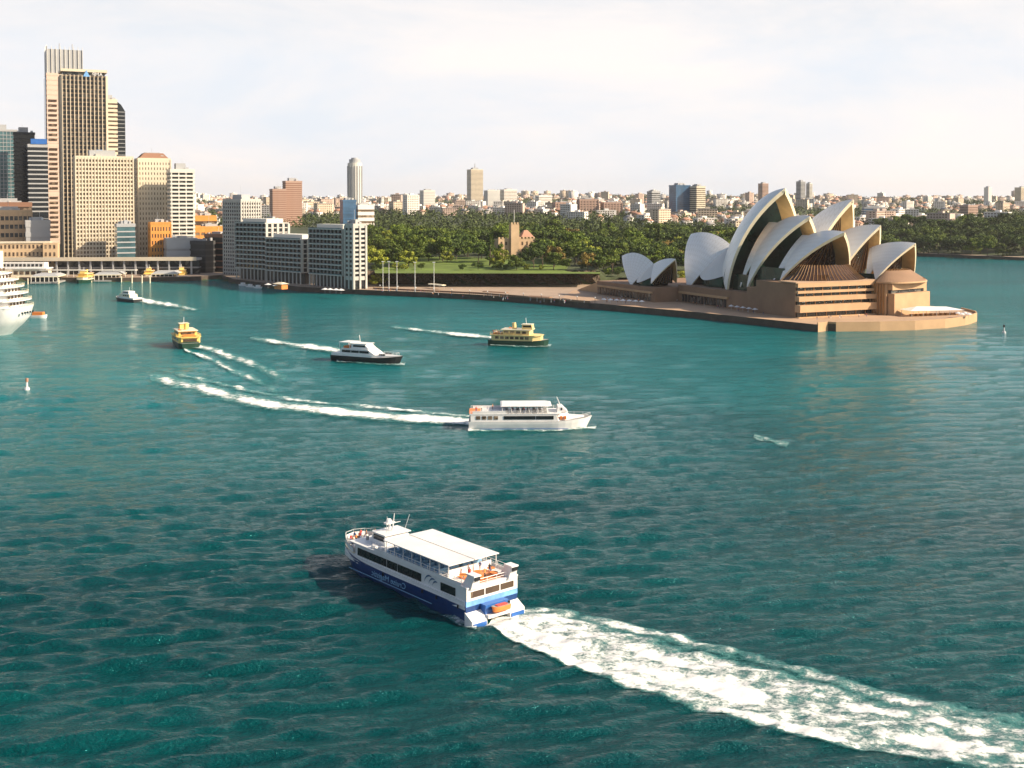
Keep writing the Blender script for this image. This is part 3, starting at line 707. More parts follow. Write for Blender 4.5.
# ------------------------------------------------------------------ buildings
def text_mesh(body, size, mt, mirror=False, ext=.01):
    cu = bpy.data.curves.new('t', 'FONT'); cu.body = body; cu.size = size; cu.extrude = ext; cu.align_x = 'CENTER'
    o = bpy.data.objects.new('t', cu); C.objects.link(o); dg = bpy.context.evaluated_depsgraph_get(); dg.update()
    me = bpy.data.meshes.new_from_object(o.evaluated_get(dg)); bpy.data.objects.remove(o)
    if mirror:
        for v in me.vertices: v.co.x = -v.co.x
        me.flip_normals()
    me.materials.clear(); me.materials.append(M[mt]); return me
def sign_text(body, size): return text_mesh(body, size, 'white_paint', mirror=True, ext=.15)
def tower(name, label, cx, cy, w, d, ang, z0, z1, nf, core='dark_window', band='tower_cream', pier=None, npx=0, npy=0, bf=.45, proj=.35, pproj=.6, roof='tower_grey', cat='office tower', base_h=0, group=None, crown=True, pw=.8):
    o = thing(name, label, cat, (cx, cy, z0), ang, group); H = z1 - z0
    MB().box(-w / 2, w / 2, -d / 2, d / 2, 0, H - .4, core).build('glazing', o)
    fh = (H - base_h) / nf; me = None
    for k in range(nf):
        z = base_h + k * fh
        if me is None: me = MB().box(-w / 2 - proj, w / 2 + proj, -d / 2 - proj, d / 2 + proj, fh * (1 - bf), fh, band).mesh('floor_band')
        link('floor_band', me, o, (0, 0, z))
    if base_h: MB().box(-w / 2 - proj, w / 2 + proj, -d / 2 - proj, d / 2 + proj, base_h * .7, base_h, band).build('podium_band', o)
    if pier:
        b = MB(); e = pproj
        for i in range(npx + 1):
            x = -w / 2 + w * i / npx
            for y in (-d / 2 - e, d / 2 - .1): b.box(x - pw / 2, x + pw / 2, y, y + e + .1, 0, H + .3, pier)
        for i in range(npy + 1):
            y = -d / 2 + d * i / max(npy, 1)
            for x in (-w / 2 - e - .003, w / 2 - .1 + .003): b.box(x, x + e + .1, y - pw / 2, y + pw / 2, 0, H + .303, pier)
        b.build('piers', o)
    if crown: 
        MB().box(-w / 2 - proj - .05, w / 2 + proj + .05, -d / 2 - proj - .05, d / 2 + proj + .05, H - .3, H + 1.6, band).build('roof', o)
        MB().box(-w * .25, w * .2, -d * .25, d * .25, H + 1.6, H + 1.6 + min(5, H * .06), roof).build('plant_room', o)
        for q_ in range(3):
            x_ = random.uniform(-w * .42, w * .34); y_ = random.uniform(-d * .42, -d * .3) if q_ < 2 else random.uniform(.28 * d, .36 * d); MB().box(x_, x_ + random.uniform(1.5, w * .08 + 1.6), y_, y_ + d * .08, H + 1.61, H + 1.6 + random.uniform(1, 3), random.choice(['tower_grey', 'steel', 'shade_slab'])).build('roof_plant', o)
        xm = random.uniform(-w * .1, w * .1); MB().tube((xm, 0, H + 1.6 + min(5, H * .06)), (xm, 0, H + 3 + min(5, H * .06) + random.uniform(1, 6)), .12, 'steel').build('antenna', o)
    return o
def tw(px0, px1, ytop, D, name, label, nf, ang=R(25), depth=None, z0=None, **kw):
    """building whose visible width spans px0..px1 at distance D"""
    wpx = (px1 - px0) / FPX * D
    view = math.atan2((px0 + px1) / 2 - 512, FPX); c = abs(math.cos(ang + view)); sn = abs(math.sin(ang + view))
    depth = depth or wpx * .8; w = max(3, (wpx - depth * sn) / c)
    cx = xd((px0 + px1) / 2, D); cy = D
    return tower(name, label, cx, cy, w, depth, ang, 3 if z0 is None else z0, zd(ytop, D - depth / 2), nf, **kw)

tw(-16, 17, 131, 1150, 'glass_tower', 'grey green glass tower at the far left edge of the city', 34, core='teal_glass', band='tower_grey', bf=.14, pier='steel', npx=10, npy=6, pproj=.3, pw=.35, depth=26)
tw(15, 35, 134, 1120, 'dark_tower', 'near black slab tower between the grey glass tower and the blue sign tower', 30, core='dark_glass', band='black_paint', bf=.2, depth=22)
ob = tw(29, 48, 146, 1060, 'banded_tower', 'dark tower with white louvre bands and a blue sign on top', 26, core='dark_glass', band='tower_grey', bf=.3, depth=16, proj=.25)
MB().box(-6, 7.5, -8.8, -8.2, zd(146, 1052) - 3 + 1.6, zd(139, 1052) - 3, 'blue_paint').build('rooftop_sign', ob)
for ch in list(ob.children):
    if ch.name.startswith('floor_band') and ch.location.z < 45: ch.data = ch.data; ch.scale = (1, 1, .3)
# the pink stone skyscraper with a louvred crown
D = 1250; ob = tw(48, 84, 74, D, 'stone_skyscraper', 'tallest tower, pink stone with a pale louvred crown and blue glass left side', 38, core='tower_stone', band='tower_stone', bf=.5, proj=.2, depth=30, crown=False)
zt = zd(74, D - 15) - 3; wv = ob.children[0].dimensions
w2 = max(abs(v[0]) for v in ob.children[0].bound_box); d2 = max(abs(v[1]) for v in ob.children[0].bound_box)
b = MB(); zc = zd(52, D) - 3; b.box(-w2 + 1, w2 - 1, -d2 + 1, d2 - 1, zt, zc, 'tower_grey')
for i in range(9):
    x = -w2 + 1 + (2 * w2 - 2) * i / 8; b.box(x - .2, x + .2, -d2, -d2 + 1.2, zt, zc + 3, 'tower_white')
for i in range(6):
    y = -d2 + 1 + (2 * d2 - 2) * i / 5; b.box(-w2, -w2 + 1.2, y - .3, y + .3, zt, zc + 4, 'white_paint')
b.build('crown', ob)
for k in range(30):
    z = 20 + k * (zt - 40) / 30
    if k % 10 == 9: continue
    MB().box(-w2 + 2, -w2 + 10, -d2 - .55, -d2 - .2, z, z + 2.3, 'brown_window').build('window_strip', ob)
    MB().box(-w2 + 14, w2 - 2, -d2 - .55, -d2 - .2, z, z + 2.3, 'brown_window').build('window_strip', ob)
MB().box(-w2 - .9, -w2 - .2, -d2 + 1, d2 - 1, 10, zt - 4, 'blue_glass').build('side_glazing', ob)
for px, ln in ((60, 16), (72, 14)): MB().tube((xd(px, D) - xd(64, D), 0, zc), (xd(px, D) - xd(64, D), 0, zc + 8), .5, 'tower_grey').build('mast', ob)
# ribbed bronze tower with a sign panel
ob = tw(63, 106, 76, 1080, 'ribbed_tower', 'tall bronze tower with close pale vertical ribs and a small blue sign', 44, core='dark_window', band='tower_bronze', bf=.32, proj=.2, pier='tower_cream', npx=11, npy=8, pproj=1.6, pw=.6, depth=28, crown=False)
zt = zd(76, 1066) - 3; w2 = max(abs(v[0]) for v in ob.children[0].bound_box); d2 = max(abs(v[1]) for v in ob.children[0].bound_box)
MB().box(-w2 - 1, w2 + 1, -d2 - 1, d2 + 1, zt + 3.2, zt + 5.6, 'tower_cream').build('roof', ob)
MB().box(-w2 + 1, w2 - 1, -d2 + 1, d2 - 1, zt - .3, zt + 3.2, 'dark_window').build('crown_recess', ob)
MB().add([(-1, -d2 - 1.6, zt - 1), (5, -d2 - 1.6, zt - 1), (2, -d2 - 1.6, zt + 5)], [(0, 1, 2)], 'sky_blue_paint').build('sign', ob)
o = link('sign_lettering', sign_text('AMP', 4.6), ob, (11.5, -d2 - 1.7, zt - .2)); o.rotation_euler = (R(90), 0, 0)
ob = tw(103, 118, 101, 1300, 'cream_tower', 'slim cream tower directly right of the ribbed bronze tower', 36, core='brown_window', band='tower_cream', bf=.6, depth=14)
ob = tw(114, 126, 112, 1340, 'curved_tower', 'dark blue tower with a sloping top right of the slim cream tower', 36, core='dark_glass', band='tower_grey', bf=.14, depth=12, crown=False)
w2 = max(abs(v[0]) for v in ob.children[0].bound_box); d2 = 6; zt = zd(112, 1334) - 3
MB().add([(-w2, -d2, zt), (w2, -d2, zt), (w2, d2, zt), (-w2, d2, zt), (-w2, -d2, zt + 15), (-w2, d2, zt + 15), (w2 * .3, -d2, zt + 8), (w2 * .3, d2, zt + 8)],
         [(0, 1, 6, 4), (3, 5, 7, 2), (0, 4, 5, 3), (4, 6, 7, 5), (6, 1, 2, 7)], 'dark_glass').build('sloping_top', ob)
ob = tw(76, 132, 158, 975, 'wide_office_block', 'wide cream office block with a small blue sign on its roof', 24, core='warm_window', band='tower_cream', bf=.40, pier='tower_cream', npx=18, npy=6, pproj=.6, pw=.9, depth=20, base_h=12)
zt = zd(158, 965) - 3
MB().box(-6, 8, -1, 1, zt + 1.6, zt + 6.5, 'tower_white').build('plant_room_screen', ob); MB().box(-5.5, -.5, -1.3, -1.05, zt + 2, zt + 7, 'sky_blue_paint').build('sign', ob)
o = link('sign_lettering', sign_text('AMP', 4.2), ob, (4.2, -1.3, zt + 2.6)); o.rotation_euler = (R(90), 0, 0)
tower('brick_wing', 'dark glassy podium wing right of the wide cream office block', xd(127, 955), 950, 14, 14, R(25), 3, 42, 9, core='teal_glass', band='tower_grey', bf=.25, cat='building')
ob = tw(136, 170, 160, 1010, 'punched_tower', 'cream tower with small square windows and a stepped brown top', 22, core='brown_window', band='tower_cream', bf=.5, pier='tower_cream', npx=11, npy=9, pproj=.4, pw=1.7, depth=24, proj=.38)
zt = zd(160, 998) - 3; MB().prism([(-12, -11), (12, -11), (12, 11), (-12, 11)], zt + 1.6, zt + 6, 'tower_brown', top=[(-8, -8), (8, -8), (8, 8), (-8, 8)]).build('stepped_top', ob)
tw(149, 170, 224, 968, 'orange_block', 'bright orange brick block with square windows at the foot of the cream tower', 7, core='dark_window', band='orange_brick', bf=.45, pier='orange_brick', npx=7, npy=5, pw=1.3, pproj=.4, depth=14, cat='building')
tw(169, 193, 171, 985, 'balcony_tower', 'pale green white apartment tower with balcony bands on every floor', 21, core='dark_window', band='tower_white', bf=.45, pier='tower_white', npx=3, npy=3, pw=.8, pproj=1.0, depth=18, proj=1.2, base_h=14, cat='apartment tower')
MB_ = tower('grey_podium_block', 'plain grey block under the pale balcony tower', xd(181, 960), 958, 24, 16, R(25), 3, zd(240, 950), 3, core='shade_concrete', band='tower_grey', bf=.8, cat='building')
tw(192, 228, 228, 1080, 'brick_row', 'low orange brick building right of the balcony tower', 5, core='brown_window', band='orange_brick', bf=.6, pier='orange_brick', npx=6, npy=3, pw=1.5, pproj=.4, depth=16, cat='building')
tw(193, 216, 217, 1200, 'orange_apartments', 'orange terrace building with a flat cream roof behind the brick row', 5, core='brown_window', band='orange_brick', bf=.5, depth=16, cat='building')
tw(186, 214, 243, 955, 'shaded_quay_building', 'building coloured near black for shade at the corner of the cove', 5, ang=R(60), core='black_paint', band='quay_shade', bf=.3, depth=22, cat='building')  # near-black facade colours paint in the shadow over this corner
tw(205, 232, 236, 965, 'quay_office', 'office building coloured near black for shade left of the ribbed grey tower', 6, ang=R(60), core='black_paint', band='tower_brown', bf=.25, depth=20, cat='building')  # same corner shadow put into its near-black glazing colour
# ribbed grey and cream tower behind the apartments
tw(224, 260, 201, 930, 'ribbed_apartment_tower', 'tower with a grey ribbed left side and a cream right side behind the waterfront apartments', 20, ang=R(48), core='dark_window', band='shade_slab', bf=.42, pier='shade_slab', npx=8, npy=8, pw=.9, pproj=.7, depth=24)
# left low-rise
tw(-14, 30, 204, 1020, 'brown_hotel', 'brown low block with a flat roof at the left edge below the glass tower', 9, core='brown_window', band='tower_brown', bf=.4, depth=20, cat='building')
tw(-12, 30, 212, 985, 'terrace_building', 'tan building with rows of dark windows at the left edge', 7, core='dark_window', band='sandstone', bf=.5, pier='sandstone', npx=10, npy=4, depth=14, cat='building')
tw(26, 49, 222, 975, 'grey_gable_building', 'grey building with a white pitched roof below the banded tower', 5, core='tower_grey', band='tower_grey', bf=.5, depth=14, cat='building')
ob = thing('museum', 'long sandstone building with rows of small windows beside the quay road', 'museum', (xd(25, 935), 935, 3), R(14)); zt = zd(243, 935) - 3
b = MB().box(-19, 19, -7, 7, 0, zt, 'sandstone'); b.build('wall', ob); MB().box(-19.6, 19.6, -7.6, 7.6, zt, zt + 1.2, 'tower_cream').build('cornice', ob)
for r_ in range(4):
    for k in range(12): MB().box(-17.5 + k * 3, -16.1 + k * 3, -7.15, -6.9, 3 + r_ * 6, 6 + r_ * 6, 'brown_window').build('window', ob)
ob = thing('sandstone_wing', 'small square sandstone wing right of the long sandstone building', 'building', (xd(50, 930), 932, 3), R(14))
MB().box(-5.5, 5.5, -6, 6, 0, zd(243, 930) - 3, 'sandstone').build('wall', ob)
for r_ in range(4):
    for k in range(3): MB().box(-4 + k * 3.2, -2.6 + k * 3.2, -6.2, -5.9, 3 + r_ * 6, 6 + r_ * 6, 'brown_window').build('window', ob)

# ---- waterfront apartments on the eastern quay
def apartments(label, pa, pb, setb, depth, ztop, nf, groupless=None, bays=10, lit_end=False, colonnade=True):
    """long slab along the quay from pa to pb (plan), long face towards the water"""
    a = Vector((*pa, 0)); c = Vector((*pb, 0)); d = (c - a).normalized(); nrm = Vector((-d.y, d.x, 0)); Ln = (c - a).length
    mid = (a + c) / 2 + nrm * (setb + depth / 2); ang = math.atan2(d.y, d.x)
    o = thing('apartment_block', label, 'apartment block', (mid.x, mid.y, 3.3), ang); H = ztop - 3.3; bh = 8.5; fh = (H - bh) / nf
    MB().box(-Ln / 2, Ln / 2, -depth / 2, depth / 2, bh - .5, H - .3, 'dark_glass').build('glazing', o)
    slab = MB().box(-Ln / 2 - .2, Ln / 2 + .2, -depth / 2 - 1.5, depth / 2 + .3, 0, .75, 'tower_grey' if False else 'shade_slab').box(-Ln / 2 + .2, Ln / 2 - .2, -depth / 2 - 1.5, -depth / 2 - 1.38, .75, 1.3, 'teal_glass').mesh('balcony')
    for k in range(nf + 1): link('balcony', slab, o, (0, 0, bh + k * fh - .45))
    b = MB()
    for i in range(bays + 1):
        x = -Ln / 2 + Ln * i / bays; b.box(x - .2, x + .2, -depth / 2 - 1.1, -depth / 2, bh, H - .5, 'shade_concrete')
    for s_ in (-1, 1):
        for i in range(5):
            y = -depth / 2 + depth * i / 4; b.box(s_ * Ln / 2 - (.0 if s_ > 0 else .5), s_ * Ln / 2 + (.5 if s_ > 0 else .0), y - 1.0, y + 1.0, bh - .1, H - .52, 'shade_slab')
    b.build('party_walls', o)
    for i in range(bays + 1):
        x = -Ln / 2 + .8 + (Ln - 1.6) * i / bays; MB().tube((x, -depth / 2 - .8, 0), (x, -depth / 2 - .8, bh - .5), .5, 'shade_slab', 8).build('column', o)
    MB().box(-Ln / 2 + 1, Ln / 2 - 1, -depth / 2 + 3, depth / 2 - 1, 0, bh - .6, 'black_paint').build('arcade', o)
    MB().box(-Ln / 2 + 4, Ln / 2 - 4, -depth / 2 + 3, depth / 2 - 2, H + .1, H + 3.2, 'tower_white').build('penthouse', o)
    return o
def quay(px, py, z=3.3): return gp(px, py, z)
apartments('northern waterfront apartment block with grey balconies nearest the opera house', (xd(305, 803), 803), (xd(338, 776), 776), 4, 13, zd(229, 790), 9, bays=9)
ob = tower('apartment_end_tower', 'grey banded end tower with stone columns on the promenade corner', xd(355, 774), 776, 9.5, 10, R(40), 3.3, zd(226, 770), 11, core='dark_glass', band='shade_slab', bf=.45, pier='shade_slab', npx=2, npy=2, pw=1.3, pproj=.9, base_h=8.5, cat='apartment tower')
apartments('middle waterfront apartment block with dark glazing and white roof edge', (xd(262, 842), 842), (xd(297, 811), 811), 4, 20, zd(239, 825), 7, bays=9)
apartments('southern waterfront apartment block with green glazed balconies', (xd(232, 875), 875), (xd(262, 850), 850), 4, 20, zd(223, 862), 10, bays=8)
tw(262, 280, 222, 905, 'pale_apartments', 'pale apartment wing rising behind the middle waterfront block', 9, ang=R(48), core='warm_window', band='tower_cream', bf=.5, depth=16, cat='building')

# ---- skyline landmarks
def pxl(ytop, D): return zd(ytop, D)
tw(270, 286, 190, 1600, 'brown_tower', 'shorter of the twin brown towers behind the waterfront apartments', 22, core='tower_brown', band='tower_pink', bf=.5, depth=18, z0=20)
tw(283, 302, 182, 1620, 'brown_tower', 'taller of the twin brown towers with a darker left side', 24, core='tower_brown', band='tower_pink', bf=.5, depth=18, z0=20)
ob = thing('slim_tower', 'tall slim pale tower with a rounded top rising alone over the trees', 'tower', (xd(355, 2300), 2300, 30)); H = zd(163, 2300) - 30
b = MB(); b.tube((0, 0, 0), (0, 0, H), 14.0, 'tower_white', 20); b.build('shaft', ob, smooth=False)
for k in range(18):
    an = k * math.pi / 9; MB().box(-.7, .7, -.7, .7, 4, H - 6, 'tower_grey', Matrix.Translation((14.4 * math.cos(an), 14.4 * math.sin(an), 0)) @ Matrix.Rotation(an, 4, 'Z')).build('rib', ob)
MB().tube((0, 0, H), (0, 0, H + 7), 11, 'tower_grey', 20).build('crown', ob); MB().tube((0, 0, H + 7), (0, 0, H + 10), 7, 'tower_grey', 16).build('plant_room', ob)
tw(340, 356, 201, 1500, 'blue_glass_building', 'small blue glass building left of the slim tower base', 6, core='blue_glass', band='blue_glass', bf=.2, depth=14, z0=18, cat='building')
tw(355, 374, 206, 1510, 'white_building', 'low white building right of the small blue glass building', 5, core='warm_window', band='house_white', bf=.6, depth=14, z0=18, cat='building')
tw(420, 435, 191, 2600, 'white_tower', 'square white tower left of the spired tower', 14, core='tower_grey', band='tower_white', bf=.6, depth=24, z0=35)
ob = tw(467, 483, 170, 3300, 'spired_tower', 'tall slender cream tower with a pointed spire on the skyline', 30, core='brown_window', band='tower_cream', bf=.6, depth=30, z0=45)
MB().tube((0, 0, zd(170, 3285) - 45), (0, 0, zd(163, 3285) - 45), 3, 'tower_grey', 6, r2=.4).build('spire', ob)
tw(484, 500, 191, 3000, 'grey_tower', 'grey slab tower just right of the spired tower', 14, core='tower_grey', band='tower_white', bf=.4, depth=24, z0=42)
tw(500, 517, 190, 3300, 'white_crown_tower', 'white tower with a wide dark roof right of the grey slab', 12, core='warm_window', band='house_white', bf=.6, depth=28, z0=44)
for (a, c, y, nm) in ((553, 573, 203, 'leftmost'), (577, 598, 200, 'middle'), (601, 622, 203, 'rightmost')):
    tw(a, c, y, 2100, 'brick_apartments', f'{nm} of the three pink brick apartment blocks behind the garden', 9, ang=R(10), core='brown_window', band='tower_pink', bf=.55, pier='tower_pink', npx=6, npy=3, pw=2.4, depth=22, z0=24, cat='apartment block', group='pink brick apartment blocks')
tw(535, 552, 196, 2900, 'white_tower', 'pale block standing left of the pink brick apartment blocks', 8, core='warm_window', band='house_white', bf=.6, depth=22, z0=40, cat='building')
ob = tw(669, 690, 186, 2000, 'blue_glass_tower', 'blue glass tower left of its cream twin above the opera house', 18, core='blue_glass', band='blue_glass', bf=.2, depth=22, z0=28)
tw(690, 705, 187, 1990, 'cream_tower', 'cream tower touching the right side of the blue glass tower', 17, core='brown_window', band='tower_cream', bf=.6, depth=20, z0=28)
tw(647, 660, 192, 2300, 'grey_tower', 'small grey tower left of the blue glass tower', 12, core='dark_window', band='tower_grey', bf=.5, depth=18, z0=30)
tw(758, 768, 184, 3300, 'pink_tower', 'pinkish tower directly left of the highest white shell', 16, core='brown_window', band='tower_pink', bf=.5, depth=20, z0=50)
tw(796, 805, 182, 3200, 'grey_tower', 'left of the two grey towers directly right of the highest white shell', 18, core='dark_window', band='tower_grey', bf=.5, depth=20, z0=50)
tw(806, 812, 184, 3250, 'grey_tower', 'right of the two grey towers directly right of the highest white shell', 17, core='dark_window', band='tower_white', bf=.5, depth=14, z0=50)
tw(862, 884, 208, 1900, 'blue_glass_block', 'low blue grey glass block between the far shells', 7, ang=R(0), core='blue_glass', band='tower_grey', bf=.3, depth=16, z0=26, cat='building')
tw(960, 977, 206, 2100, 'pink_block', 'pink block above the dark trees at the right', 8, core='brown_window', band='tower_pink', bf=.6, depth=20, z0=28, cat='building')
tw(984, 991, 188, 3000, 'white_tower', 'slim white tower on the skyline at the right', 18, core='tower_grey', band='house_white', bf=.7, depth=14, z0=48)
tw(1015, 1032, 188, 3000, 'cream_tower', 'wide cream tower cut by the right edge', 16, core='brown_window', band='tower_cream', bf=.6, depth=20, z0=48)

# government house in the gardens
ob = thing('castle_house', 'turreted sandstone house among the garden trees', 'mansion', (xd(517, 960), 960, hz(xd(517, 960), 960)), R(18))
z_ = 18
b = MB().box(-18, 14, -6, 6, 0, 14, 'sandstone'); b.build('wall', ob); MB().box(-8, -1, -9, -3, 0, 26, 'sandstone').build('tower', ob)
for x in range(-18, 14, 3): MB().box(x, x + 1.5, -6.2, -5, 14, 15.5, 'sandstone').build('battlement', ob)
for x in (-8, -5.5, -3): MB().box(x, x + 1.4, -9.1, -7.8, 26, 27.6, 'sandstone').build('battlement', ob)
for x in (-16, -12, 2, 6, 10):
    for z in (3, 9): MB().box(x, x + 1.4, -6.15, -5.9, z, z + 2.8, 'brown_window').build('window', ob)
MB().prism([(2, -6), (13, -6), (13, 6), (2, 6)], 15.5, 21, 'roof_terracotta', top=[(6, -1), (9, -1), (9, 1), (6, 1)]).build('roof', ob)
MB().tube((-4.5, -6, 26), (-4.5, -6, 38), .2, 'white_paint').build('flagpole', ob)

# ------------------------------------------------------------------ far suburbs: houses and blocks
def house_mesh(kind, v):
    b = MB(); r_ = random.Random(kind * 10 + v)
    wall = ['house_cream', 'house_white', 'house_pink', 'house_white'][v % 4]
    if kind == 0:
        w_, d_, h = r_.uniform(12, 17), 11, r_.uniform(6, 9); b.box(-w_ / 2, w_ / 2, -d_ / 2, d_ / 2, -4, h, wall)
        b.prism([(-w_ / 2 - .7, -d_ / 2 - .7), (w_ / 2 + .7, -d_ / 2 - .7), (w_ / 2 + .7, d_ / 2 + .7), (-w_ / 2 - .7, d_ / 2 + .7)], h + .02, h + 4.2, 'roof_terracotta' if v % 3 else 'roof_grey', top=[(-w_ / 2 + 4.5, -.3), (w_ / 2 - 4.5, -.3), (w_ / 2 - 4.5, .3), (-w_ / 2 + 4.5, .3)])
        for x in np.arange(-w_ / 2 + 1.5, w_ / 2 - 2, 3.2):
            b.box(x, x + 1.5, -d_ / 2 - .12, -d_ / 2 + .1, h - 3, h - 1.2, 'brown_window'); b.box(x, x + 1.5, -d_ / 2 - .12, -d_ / 2 + .1, h - 6, h - 4.2, 'brown_window')
        b.box(w_ / 4, w_ / 4 + 1.2, -1, .3, h, h + 5.4, wall)
    else:
        nf = [0, 4, 7, 11][kind]; w_, d_ = r_.uniform(18, 32), 16; fh = 3.2; h = nf * fh
        b.box(-w_ / 2, w_ / 2, -d_ / 2, d_ / 2, -5, h, wall)
        for k in range(nf):
            for x in np.arange(-w_ / 2 + 1.2, w_ / 2 - 2.5, 4.0): b.box(x, x + 2.4, -d_ / 2 - .15, -d_ / 2 + .1, k * fh + .9, k * fh + 2.4, 'brown_window')
            for y in (-5, 0): b.box(-w_ / 2 - .15, -w_ / 2 + .1, y, y + 2.5, k * fh + .9, k * fh + 2.4, 'brown_window')
        b.box(-w_ / 2 - .3, w_ / 2 + .3, -d_ / 2 - .3, d_ / 2 + .3, h + .01, h + .8, 'house_white' if v % 2 else 'roof_grey'); b.box(-3, 4, -3, 3, h + .8, h + 3.5, wall)
    return b.mesh(['hillside_house', 'low_apartment_block', 'mid_rise_block', 'high_rise_block'][kind])
protos = {(k, v): house_mesh(k, v) for k in range(4) for v in range(6)}
WALLW = ['cream', 'white', 'pink brick', 'white']; KN = ['hillside_house', 'low_apartment_block', 'mid_rise_block', 'high_rise_block']
KC = ['house', 'apartment block', 'apartment block', 'tower block']
cands = []
for i in range(4300):
    u = random.random(); Dh = 1450 + 3900 * u ** 1.0; px = random.uniform(-120, 1150); X = xd(px, Dh)
    if X > 350 and Dh < 1500: continue
    k = random.choices([0, 1, 2, 3], [.68, .23, .08, .01 if Dh > 2000 else 0])[0]
    cl = math.sin(X / 260 + 2) * math.sin(Dh / 330 + X / 900)
    if cl < -.45 + .2 * random.random(): continue
    if k == 0 and Dh < 1550 and 370 < px < 700: continue
    cands.append((Dh, X, px, k, random.randrange(6), R(random.uniform(-50, 50))))
cands.sort(key=lambda c: c[0] / (1.0 if c[3] == 0 else 1.6 if c[3] == 1 else 2.6))
indiv = cands[:300]; rest = cands[300:]
for Dh, X, px, k, v, a in indiv:
    o = link(KN[k], protos[(k, v)]); o.location = (X, Dh, hz(X, Dh)); o.rotation_euler = (0, 0, a)
    where = 'hill at left' if px < 370 else 'hill above the garden' if px < 680 else 'hill behind the shells' if px < 905 else 'hill at right'
    rf = ('red tiled' if v % 3 else 'grey') + ' roof' if k == 0 else 'flat roof'
    where = ('near ' if Dh < 1900 else 'upper ') + where
    tag(o, f'{["small", "low", "midrise", "tall"][k]} {WALLW[v % 4]} {KC[k]} with {rf}, {where}', KC[k], f'{WALLW[v % 4]} {rf} buildings, size {["small", "low", "middle", "tall"][k]}, {where}')
# the rest of the suburb
def merge_far(name, items, label, cat):
    VV, FF, MI = [], [], []; mats = []; off = 0
    for Dh, X, px, k, v, a in items:
        me = protos[(k, v)]; n_ = len(me.vertices); co = np.empty(n_ * 3); me.vertices.foreach_get('co', co); co = co.reshape(-1, 3)
        c_, s_ = math.cos(a), math.sin(a); q = np.stack([co[:, 0] * c_ - co[:, 1] * s_ + X, co[:, 0] * s_ + co[:, 1] * c_ + Dh, co[:, 2] + hz(X, Dh)], 1)
        VV.append(q); fl = np.empty(len(me.polygons) * 4, dtype=np.int32); me.loops.foreach_get('vertex_index', fl); FF.append(fl.reshape(-1, 4) + off)
        mi = np.empty(len(me.polygons), dtype=np.int32); me.polygons.foreach_get('material_index', mi)
        mp_ = []
        for mt in me.materials:
            if mt.name not in mats: mats.append(mt.name)
            mp_.append(mats.index(mt.name))
        MI.append(np.array(mp_)[mi]); off += n_
    me = np_mesh(name, np.concatenate(VV), np.concatenate(FF), mats, smooth=False); me.polygons.foreach_set('material_index', np.concatenate(MI).astype(np.int32))
    return tag(link(name, me), label, cat, kind='stuff')
merge_far('distant_suburb', rest, 'countless small houses and blocks of the far hillside suburbs', 'suburb')

# ------------------------------------------------------------------ trees
def leaf_quads(centers, radii, n, size, r_):
    """n small random leaf faces spread on and in ellipsoid clumps"""
    idx = r_.integers(0, len(centers), n); d = r_.normal(size=(n, 3)); d /= np.linalg.norm(d, axis=1)[:, None]
    rad = r_.uniform(.55, 1.06, n)[:, None]; p = centers[idx] + d * radii[idx] * rad
    nrm = d + r_.normal(size=(n, 3)) * .55; nrm /= np.linalg.norm(nrm, axis=1)[:, None]
    u = np.cross(nrm, r_.normal(size=(n, 3))); u /= np.linalg.norm(u, axis=1)[:, None]; v = np.cross(nrm, u)
    s = size * r_.uniform(.5, 1.3, n)[:, None]
    V = np.stack([p - u * s - v * s * .6, p + u * s - v * s * .5, p + u * s * .7 + v * s * .7, p - u * s * .6 + v * s * .6], 1).reshape(-1, 3)
    F = np.arange(4 * n).reshape(n, 4); return V, F
def crown_mesh(seed, H, W, shape, n, size, mt):
    r_ = np.random.default_rng(seed); nc = r_.integers(16, 26)
    cs, rs = [], []
    for i in range(nc):
        a = r_.uniform(0, 6.28); q = r_.uniform(0, 1) ** .6
        if shape == 'round': z = H * r_.uniform(.36, .93); rr2 = W * .5 * q * math.sqrt(max(.12, 1 - ((z / H - .58) / .46) ** 2)); cr_ = W * r_.uniform(.11, .21)
        elif shape == 'cone': z = H * r_.uniform(.15, .97); rr2 = W * .42 * q * (1.05 - z / H); cr_ = W * r_.uniform(.12, .2) * (1.25 - z / H)
        else: z = H * r_.uniform(.55, .92); rr2 = W * .5 * q; cr_ = W * r_.uniform(.10, .17)
        cs.append((rr2 * math.cos(a), rr2 * math.sin(a), z)); rs.append((cr_, cr_, cr_ * r_.uniform(.6, .9)))
    V, F = leaf_quads(np.array(cs), np.array(rs), n, size, r_)
    return np_mesh('crown', V, F, [mt], smooth=False), cs
def trunk_mesh(cs, H, seed):
    b = MB(); r_ = random.Random(seed); top = H * .5; b.tube((0, 0, -1.5), (.2, .1, top * .6), H * .028, 'bark', 7, H * .019); b.tube((.2, .1, top * .6), (.1, .3, H * .8), H * .019, 'bark', 6, H * .006)
    for c in r_.sample(cs, min(7, len(cs))): b.tube((.2, .1, H * r_.uniform(.25, .45)), (c[0] * .9, c[1] * .9, c[2]), H * .010, 'bark', 5, H * .003)
    return b.mesh('trunk')
TP = []
specs = [('round', 15, 16, 'leaf_dark'), ('round', 13, 15, 'leaf_mid'), ('round', 12, 13, 'leaf_light'), ('wide', 14, 19, 'leaf_dark'), ('cone', 19, 9, 'leaf_dark'), ('round', 17, 18, 'leaf_mid'), ('round', 12, 13, 'leaf_gold'), ('wide', 15, 18, 'leaf_mid'), ('round', 10, 11, 'leaf_light')]
NAMES = {'leaf_dark': 'dark green', 'leaf_mid': 'mid green', 'leaf_light': 'yellow green', 'leaf_gold': 'golden'}
